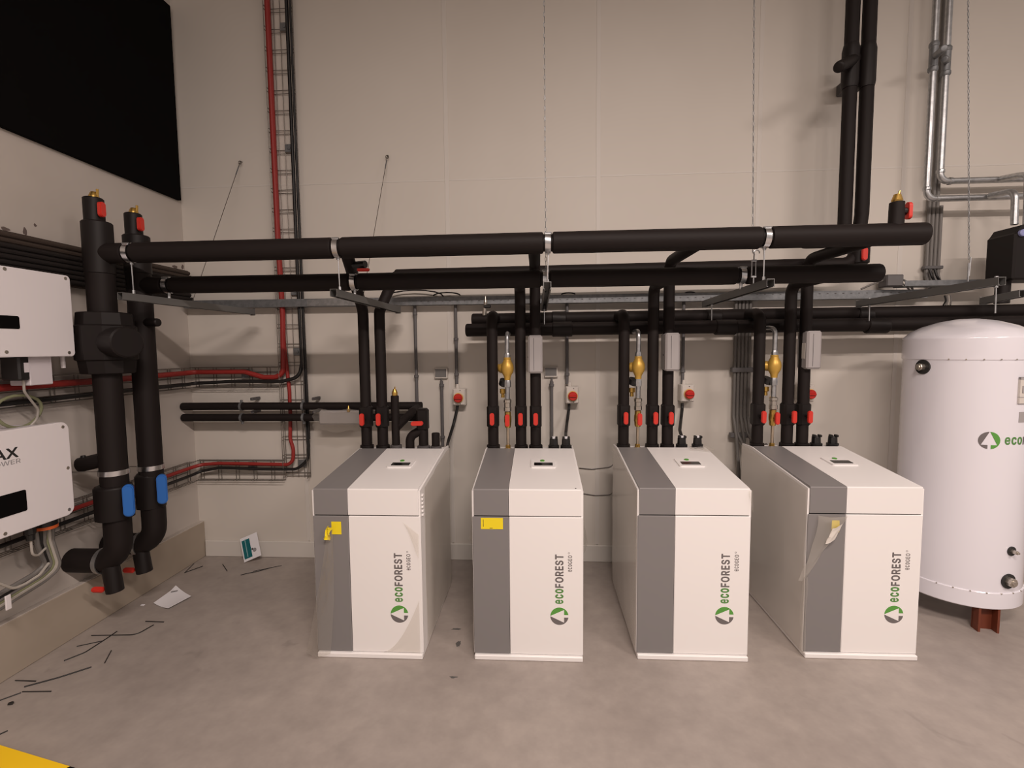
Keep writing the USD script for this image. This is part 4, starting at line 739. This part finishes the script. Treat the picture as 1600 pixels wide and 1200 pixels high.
cable('power_cable', [(0.2338, 3.7750, 1.2780), (0.2338, 3.7750, 1.2429), (0.2144, 3.7000, 1.1440), (0.1935, 3.5000, 1.0905), (0.187, 3.36, 1.095)], 0.0115, 'black', 'black power cable from the isolator down to the second heat pump', fil=0.12)
cable('power_cable', [(1.0983, 3.7750, 1.2802), (1.0988, 3.7750, 1.2457), (1.0689, 3.7000, 1.1675), (1.0033, 3.5000, 1.1184), (0.985, 3.39, 1.095)], 0.0115, 'black', 'black power cable from the isolator down to the third heat pump', fil=0.12)
for k in range(5):
    x = 1.4886 + 0.0265*k
    cable('wall_conduit', [(x, 3.785, 2.06), (x, 3.785, 1.18), (x+0.01*k-0.01, 3.77, 1.05), (x+0.03+0.012*k, 3.70-0.03*k, 0.90), (x+0.06+0.01*k, 3.66-0.03*k, 0.93+0.012*k), (x+0.08, 3.60, 1.0)] if k % 2 else [(x, 3.785, 2.06), (x, 3.785, 1.18), (x+0.012, 3.75, 1.02), (x+0.02, 3.72, 0.80), (x+0.03, 3.70, 0.45)], 0.0118, 'grey', ['leftmost', 'second', 'middle', 'fourth', 'rightmost'][k] + ' of the five grey conduits dropping down the wall behind the pump beside the tank', 'conduit', 0.08)
t = Thing('conduit_clip', 'row of grey clips holding the five wall conduits above the pump beside the tank', 'clip', (1.55, 3.77, 1.15))
for z in (1.5327, 1.0334): t.part('clip_bar', bb(1.4601, 1.6210, 3.757, 3.80, z-0.018, z+0.018, 0.004), 'conduit_grey')
for k, (p, r) in enumerate((((-0.9602, 3.7800, 2.1279), 30), ((-0.7087, 3.7800, 2.1339), 14), ((1.1434, 3.7800, 2.1248), 5), ((0.2299, 3.7800, 2.1293), 7))):
    c = V(*p); R = r/200
    cable('loose_cable', [c + V(R*1.5*math.cos(a), 0.0, 0.35*R*math.sin(a)-0.01) for a in np.linspace(math.pi, 0, 9)], 0.005, 'black', ['wide', 'narrower', 'tiny', 'small'][k] + ' arc of loose black cable standing up out of the wall tray', fil=0, seg=8)
cable('wall_lead', [(0.3165, 3.8150, 0.7637), (0.4171, 3.8150, 0.7539), (0.5823, 3.8150, 0.7751), (0.60, 3.815, 0.88)], 0.003, 'grey', 'upper thin grey lead sagging on the wall between the second and third pumps', fil=0.05, seg=6)
cable('wall_lead', [(0.3166, 3.8150, 0.5624), (0.4428, 3.8150, 0.5426), (0.5836, 3.8150, 0.5488), (0.60, 3.815, 0.66)], 0.003, 'grey', 'lower thin grey lead sagging on the wall between the second and third pumps', fil=0.05, seg=6)
# junction box with its leads
a, b = (2.4868, 3.6600, 2.1173), (2.5975, 3.6600, 2.1922)
t = Thing('junction_box', 'dark grey junction box on the cable tray near the right end of the header pipes', 'junction box', a)
t.part('box', bb(a[0], b[0]+0.005, 3.66, 3.75, a[2]+0.012, b[2]+0.02, 0.004), 'box_dark_grey'); t.part('lid', bb(a[0]+0.004, b[0]+0.001, 3.655, 3.661, a[2]+0.016, b[2]+0.016, 0.002), 'conduit_grey')
cable('junction_lead', [(2.5158, 3.7000, 2.1811), (2.4541, 3.7000, 2.1685), (2.3612, 3.7400, 2.1198)], 0.007, 'grey', 'grey lead leaving the junction box to the left', fil=0.05, seg=8)
cable('junction_lead', [(2.6268, 3.7000, 2.1793), (2.6630, 3.7000, 2.1604), (2.7256, 3.7400, 2.1141)], 0.007, 'grey', 'grey lead arching from the junction box to the right, upper of two', fil=0.04, seg=8)
cable('junction_lead', [(2.6282, 3.7000, 2.1473), (2.6510, 3.7000, 2.1333), (2.7034, 3.7400, 2.1098)], 0.006, 'grey', 'grey lead arching from the junction box to the right, lower of two', fil=0.04, seg=8)

# ------------------------------------------------------------------ galvanised pipes and conduits at the right
gx = [2.7293, 2.8607]
z1, z2 = 2.7322, 2.8697
t = Thing('steel_pipe', 'front bright steel pipe that drops down the wall and bends right above the tank', 'pipe', (gx[0], 3.66, z1))
t.part('tube', tube([(gx[0], 3.66, TOP), (gx[0], 3.66, z1), (7.9, 3.60, z1)], 0.0215, 16, 0.055), 'galvanised')
t.part('fitting', lathe((gx[0], 3.66, z1+0.055), (0, 0, 1), [(0, 0.022), (0.004, 0.026), (0.022, 0.026), (0.026, 0.022)], 14), 'galvanised'); t.part('fitting', lathe((gx[0]+0.055, 3.66, z1), (1, 0, 0), [(0, 0.022), (0.004, 0.026), (0.022, 0.026), (0.026, 0.022)], 14), 'galvanised')
xb = 3.1189
t.part('branch', tube([(xb, 3.62, z1), (xb, 3.44, z1-0.02), (xb, 3.43, 2.49)], 0.020, 14, 0.06), 'galvanised', 'branch down into the black box')
t = Thing('steel_pipe', 'rear bright steel pipe that drops down the wall and bends right, slightly higher', 'pipe', (gx[1], 3.72, z2))
t.part('tube', tube([(gx[1], 3.72, TOP), (gx[1], 3.72, z2), (7.9, 3.70, z2)], 0.0215, 16, 0.055), 'galvanised')
t.part('fitting', lathe((gx[1], 3.72, z2+0.055), (0, 0, 1), [(0, 0.022), (0.004, 0.026), (0.022, 0.026), (0.026, 0.022)], 14), 'galvanised'); t.part('fitting', lathe((gx[1]+0.055, 3.72, z2), (1, 0, 0), [(0, 0.022), (0.004, 0.026), (0.022, 0.026), (0.026, 0.022)], 14), 'galvanised')
xb2 = 3.1947
t.part('branch', tube([(xb2+0.06, 3.70, z2), (xb2+0.03, 3.55, z2-0.03), (xb2, 3.44, z2-0.06), (xb2, 3.43, 2.49)], 0.020, 14, 0.05), 'galvanised', 'branch down into the black box')
for k, y in enumerate((3.66, 3.72)):
    c = V(gx[k], y, 3.6862); t = Thing('pipe_fitting', ('front' if k == 0 else 'rear') + ' steel tee fitting high on the bright steel pipes', 'fitting', tuple(c))
    t.part('sleeve', lathe(c-V(0, 0, 0.10), (0, 0, 1), [(0, 0.023), (0.01, 0.030), (0.03, 0.030), (0.035, 0.026), (0.165, 0.026), (0.17, 0.030), (0.19, 0.030), (0.20, 0.023)], 14), 'galvanised_dull')
    if k == 0: t.part('side_stub', tube([c+V(0.0, -0.02, 0.0), c+V(-0.055, -0.16, -0.03)], 0.022, 14, dome=0.008), 'galvanised_dull')
    else: t.part('side_stub', tube([c+V(0, -0.01, 0), c+V(-0.06, -0.06, -0.015)], 0.022, 14, dome=0.008), 'galvanised_dull')
for k in range(4):
    x = 2.8538 + 0.0277*k
    cable('wall_conduit', [(x, 3.795, TOP if k in (1, 2) else 2.78-0.02*k), (x, 3.795, 2.2196), (x+0.02, 3.77, 2.10)], 0.0125, 'grey', ['leftmost', 'second', 'third', 'rightmost'][k] + ' of the four grey conduits on the wall behind the bright steel pipes', 'conduit', 0.04)
t = Thing('conduit_clip', 'grey clip bar holding the four conduits behind the bright steel pipes', 'clip', (2.88, 3.79, 2.26))
t.part('clip_bar', bb(2.8311, 2.9617, 3.775, 3.815, 2.2755-0.012, 2.2755+0.012, 0.004), 'conduit_grey')
cable('tray_cable', [(2.8343, 3.7400, 2.2593), (2.8472, 3.7300, 2.2026), (2.8937, 3.7400, 2.1390)], 0.008, 'black', 'left black cable tail dropping from the conduits into the tray', fil=0.04, seg=8)
cable('tray_cable', [(2.8698, 3.7400, 2.2587), (2.8827, 3.7300, 2.2020), (2.9288, 3.7400, 2.1476)], 0.008, 'black', 'right black cable tail dropping from the conduits into the tray', fil=0.04, seg=8)
for k in range(4): cable('tray_cable', [(2.9194+0.0137*k, 3.70, 2.0607), (2.9142+0.0114*k, 3.68, 2.0224), (2.8826+0.016*k, 3.66, 1.9892)], 0.005, ('black', 'grey', 'pale', 'grey')[k], ['black', 'grey', 'pale', 'second grey'][k] + ' short cable end hanging below the tray just left of the tank dome', fil=0.04, seg=8)
# black pump box above the tank
bx, bz0, bz1 = 3.0587, 2.1231, 2.4271
t = Thing('pump_box', 'black pump group box hanging above the tank at the right edge', 'pump box', (bx+0.15, 3.45, bz0))
t.part('shell', bb(bx, bx+0.34, 3.35, 3.56, bz0, bz1, 0.012), 'insulation_glossy')
t.part('top_cover', place(extrude(Polygon([(0.012, 0), (0.328, 0), (0.30, 0.045), (0.04, 0.045)]), 0.19), V(bx, 3.36, bz1-0.002), V(1, 0, 0), V(0, 0, 1), V(0, 1, 0)), 'insulation_glossy', smooth=False)
for dx in (0.035, 0.12): t.part('dial', lathe((bx+dx, 3.352, bz1-0.01), (0, -1, 0), [(0, 0.022), (0.016, 0.022), (0.02, 0.017)], 18), 'cap_blue', 'pale blue dial')
t.part('neck', lathe((bx+0.03, 3.45, 1.98), (0, 0, 1), [(0, 0.04), (bz0-1.98+0.01, 0.04)], 16), 'insulation_glossy')

# ------------------------------------------------------------------ chains and wires
def chain(a, b, label, pitch=0.028, w=0.0085, r=0.0024):
    a, b = np.array(a, float), np.array(b, float); L = np.linalg.norm(b-a); d = (b-a)/L; e, g = frame_of(d); ms = []
    for k in range(int(L/pitch)):
        u = (e, g)[k % 2]; c = a + d*(k+0.5)*pitch; h = pitch*0.62
        ms.append(tube([c+d*(h*math.sin(t)*(0.75 if abs(math.cos(t)) > 0.5 else 1.0))+u*(w/2*math.cos(t)) for t in np.linspace(0, 2*math.pi, 9)], r*0.62, 5))
    t = Thing('hanging_chain', label, 'chain', tuple(a)); t.part('links', ms, 'galvanised_dull', kind='stuff'); return t
C0 = V(*(0.0449, 2.8600, 2.0948)); chain(C0+V(0, 0, 0.03), (C0[0]-0.012, 2.86, TOP), 'steel chain hanging down to the end-on support bar in the middle')
D0 = V(*(1.2342, 2.9000, 2.0586)); D1 = V(*(1.2259, 2.9000, 2.2432))
t = chain(D1, (D1[0]-0.10, 2.90, TOP), 'steel chain with a hook and turnbuckle, right of the middle chain')
t.part('turnbuckle', [tube([D0, D0+V(0, 0, 0.05)], 0.004, 8), tube([D0+V(-0.011, 0, 0.05), D0+V(-0.011, 0, 0.14)], 0.0035, 6), tube([D0+V(0.011, 0, 0.05), D0+V(0.011, 0, 0.14)], 0.0035, 6), cb(D0+V(0, 0, 0.05), (0.03, 0.012, 0.012), 0.002), cb(D0+V(0, 0, 0.14), (0.03, 0.012, 0.012), 0.002)], 'galvanised')
t.part('hook', tube([D0+V(0, 0, 0.14), D0+V(0, 0, 0.165)] + [D0+V(0.014-0.016*math.cos(q), 0, 0.185+0.016*math.sin(q)) for q in np.linspace(-0.6, 3.4, 8)], 0.0035, 8), 'galvanised')
E0 = V(*(2.3412, 2.8200, 2.0511)); t = chain(E0+V(0, 0, 0.12), (E0[0]-0.30, 2.82, TOP), 'thin steel chain at the right, hanging to the bar over the tank')
t.part('hook', [tube([E0, E0+V(0, 0, 0.10)], 0.004, 8), tube([E0+V(0.006, 0, 0.03), E0+V(0.01, 0, 0.13)], 0.003, 6)], 'galvanised')
for k, (p0, p1, s) in enumerate((((-2.3244, 3.8000, 3.1814), (-2.3388, 3.2000, 2.0522), 'left thin steel wire slanting from a wall hook, left of the upright basket'), ((-1.1542, 3.8000, 3.1900), (-1.1177, 3.0800, 2.0390), 'right thin steel wire slanting from a wall hook above the leftmost heat pump'))):
    a, b = V(*p0), V(*p1); b[2] = 2.04
    t = Thing('guy_wire', s, 'wire', tuple(a)); t.part('wire', tube([a, b], 0.0024, 6), 'wire_steel')
    t.part('eye_hook', [tube([a+V(0, 0.024, 0.012), a+V(0, 0.005, 0.010)], 0.006, 8), tube([a+V(0.012*math.cos(q), 0, 0.012*math.sin(q)) for q in np.linspace(0, 2*math.pi, 13)], 0.003, 6)], 'wire_steel')
    t.part('wire_grip', tube([a+(b-a)*0.03, a+(b-a)*0.10], 0.0042, 6), 'galvanised_dull')

# ------------------------------------------------------------------ things on the floor
pc = [V(*p) for p in ((-2.6213, 3.0514, 0.0000), (-2.4639, 2.9842, 0.0000), (-2.4230, 3.1440, 0.0000), (-2.6337, 3.2727, 0.0000))]
g = np.array([[(1-v)*((1-u)*pc[0]+u*pc[1]) + v*((1-u)*pc[3]+u*pc[2]) + V(0, 0, 0.003+0.03*(u-0.45)**2+0.012*max(0, v-0.75)*(1-u)*4) for v in np.linspace(0, 1, 9)] for u in np.linspace(0, 1, 9)])
t = Thing('paper_sheet', 'white printed paper sheet lying on the floor near the thick upright pipes', 'paper', tuple(g.reshape(-1, 3).mean(0)*V(1, 1, 0)))
t.part('sheet', sheet(g, .0012), 'paper')
c = pc[3]*0.62+pc[2]*0.18+pc[0]*0.20
t.part('print', [place(extrude(sbox(-0.02, -0.008, 0.02, 0.008), .0006), c+V(0.0, -0.035*k, 0.0125), V(0.9, 0.43, 0), V(-0.43, 0.9, 0), V(0, 0, 1)) for k in (0,)], 'print_light', 'small grey print', smooth=False)
o = V(*(-2.3867, 3.7003, 0.0020)); ex = V(-2.2510, 3.7103, 0.0583) - o; ex[1] = 0.015
W_ = np.linalg.norm(ex); ex /= W_; ez = np.array(V(-ex[2], 0.0, ex[0])); ez = ez + V(0, 0.42, 0); ez -= ex*(ez@ex); ez /= np.linalg.norm(ez); n_ = np.cross(ex, ez)
t = Thing('info_card', 'white and teal printed card leaning against the back wall near the corner', 'card', tuple(o))
H_ = 0.195
t.part('card', place(extrude(sbox(0, 0, W_, H_), .003), o, ex, ez, n_), 'paper', smooth=False)
t.part('printed_band', place(extrude(sbox(0.010, 0.02, W_*0.52, H_*0.88), .0008), o+n_*0.003, ex, ez, n_), 'card_teal', 'teal printed area', smooth=False)
t.part('printed_band', place(extrude(sbox(W_*0.25, 0.03, W_*0.29, H_*0.9), .0008), o+n_*0.0036, ex, ez, n_), 'card_pale', 'pale stripe', smooth=False)
t.part('emblem', [place(extrude(affinity.translate(Point(0, 0).buffer(.016, 12), W_*0.70, H_*0.33), .0008), o+n_*0.003, ex, ez, n_)], 'print_light', 'small grey round print', smooth=False)
t.part('emblem', place(extrude(sbox(W_*0.54, H_*0.36, W_*0.63, H_*0.44), .001), o+n_*0.003, ex, ez, n_), 'box_dark_grey', 'small dark print', smooth=False)
OFF = [([(-2.6427, 2.4456, 0.0000), (-2.5936, 2.5218, 0.0000), (-2.5889, 2.6573, 0.0000), (-2.5904, 2.7299, 0.0000)], 0.003, 'long curved black cable tie offcut below the drain stubs'),
       ([(-2.7093, 2.6819, 0.0000), (-2.4406, 2.6990, 0.0000), (-2.4193, 2.8059, 0.0000)], 0.003, 'bent black cable tie offcut crossing the long curved one'),
       ([(-2.6962, 2.5746, 0.0000), (-2.5930, 2.6316, 0.0000)], 0.0026, 'thin straight offcut just left of the long curved one'),
       ([(-2.3968, 2.4362, 0.0000), (-2.4577, 2.5449, 0.0000)], 0.0026, 'short offcut pointing away from the camera, in front of the bent one'),
       ([(-2.5022, 2.8421, 0.0000), (-2.3793, 2.8396, 0.0000)], 0.003, 'short level dark offcut in front of the white paper sheet'),
       ([(-2.6418, 2.2353, 0.0000), (-2.5369, 2.3077, 0.0000), (-2.4375, 2.3995, 0.0000)], 0.0036, 'longest black offcut, slanting along the left of the floor'),
       ([(-2.7407, 2.2795, 0.0000), (-2.6272, 2.2793, 0.0000)], 0.0028, 'short grey offcut beside the kerb at the left'),
       ([(-2.6144, 2.2015, 0.0000), (-2.4694, 2.2098, -0.0000)], 0.0028, 'level thin offcut in front of the longest black one'),
       ([(-2.6614, 2.1389, 0.0000), (-2.6135, 2.1946, 0.0000)], 0.0028, 'thin offcut at the left edge of the picture'),
       ([(-2.4254, 1.9375, 0.0000), (-2.4126, 1.9583, -0.0000)], 0.0028, 'short offcut just behind the yellow barrier'),
       ([(-2.7469, 3.5060, 0.0000), (-2.6826, 3.6248, 0.0000)], 0.0028, 'thin offcut close to the kerb behind the paper sheet, front of two'),
       ([(-2.7488, 3.5221, 0.0000), (-2.7882, 3.6676, 0.0000)], 0.0024, 'thin offcut close to the kerb behind the paper sheet, rear of two'),
       ([(-2.5451, 3.6641, 0.0000), (-2.4322, 3.5495, 0.0000)], 0.0028, 'short dark offcut in front of the wall left of the teal card'),
       ([(-2.2832, 3.4849, 0.0000), (-2.2430, 3.5181, 0.0000), (-2.1958, 3.5413, 0.0000), (-2.1132, 3.6216, 0.0000)], 0.003, 'dark curved offcut in front of the teal card'),
       ([(-2.2273, 3.5511, 0.0000), (-2.0547, 3.6577, 0.0000)], 0.0022, 'thin dark offcut right of the teal card')]
for pts, r, s in OFF: single('cable_offcut', tube([V(*p)+V(0, 0, r*0.9) for p in pts], r, 6, 0.05), 'offcut_black', s, 'cable offcut')
c = V(*(-2.5787, 2.1164, 0.0000)); single('debris_lump', trimesh.convex.convex_hull(c + V(0, 0, 0.007) + np.random.RandomState(3).uniform(-1, 1, (14, 3))*V(0.016, 0.011, 0.006)), 'offcut_black', 'small black lump of debris on the floor at the left', 'debris')
single('debris_lump', bb(*(lambda q: (q[0]-0.012, q[0]+0.012, q[1]-0.008, q[1]+0.008, 0.0, 0.006))((-2.6826, 3.0326, 0.0000)), 0.002), 'paper', 'tiny white scrap on the floor left of the paper sheet', 'debris')
# stains on the concrete (thin dark scuffs with a shape of their own)
for k, (px, py, a, b, s) in enumerate(((-0.5115, 2.8381, 0.030, 0.010, 'upper dark scuff on the floor between the first and second pumps'), (-0.4752, 2.6904, 0.014, 0.030, 'lower dark scuff on the floor between the first and second pumps'), (-0.4547, 2.4036, 0.020, 0.008, 'faint scuff on the floor in front of the first two pumps'))):
    q = V(px, py, 0.0); rs = np.random.RandomState(k+2); th = np.linspace(0, 2*math.pi, 15)[:-1]
    pl = Polygon([(a*math.cos(t)*rs.uniform(.7, 1.3), b*math.sin(t)*rs.uniform(.6, 1.3)) for t in th]).buffer(0)
    m = extrude(pl, 0.0006); m.apply_translation(q); single('floor_scuff', m, 'scuff', s, 'stain', smooth=False)
# yellow and black barrier
A, B = V(*(-2.2238, 1.7733, 0.1000)), V(*(-1.8313, 1.6874, 0.1000)); d = (B-A); d[2] = 0; d /= np.linalg.norm(d); n_ = V(d[1], -d[0], 0)
s0 = np.linalg.norm((B-A)[:2]); t = Thing('safety_barrier', 'yellow and black striped safety barrier on the floor at the lower left', 'barrier', tuple(A*V(1, 1, 0)))
for k, (u, v) in enumerate(((-0.75, -0.35), (-0.35, s0-0.002), (s0-0.002, s0+0.22), (s0+0.22, s0+0.62))):
    q = Polygon([(u, 0), (v, 0), (v-0.05, 0.095), (u-0.05, 0.095)]) if 1 else None
    m = place(extrude(q, 0.10), V(A[0], A[1], 0.0), d, n_, V(0, 0, 1)); t.part('stripe', m, ('matt_black', 'barrier_yellow')[k % 2], ('black', 'yellow')[k % 2] + ' stripe', smooth=False)
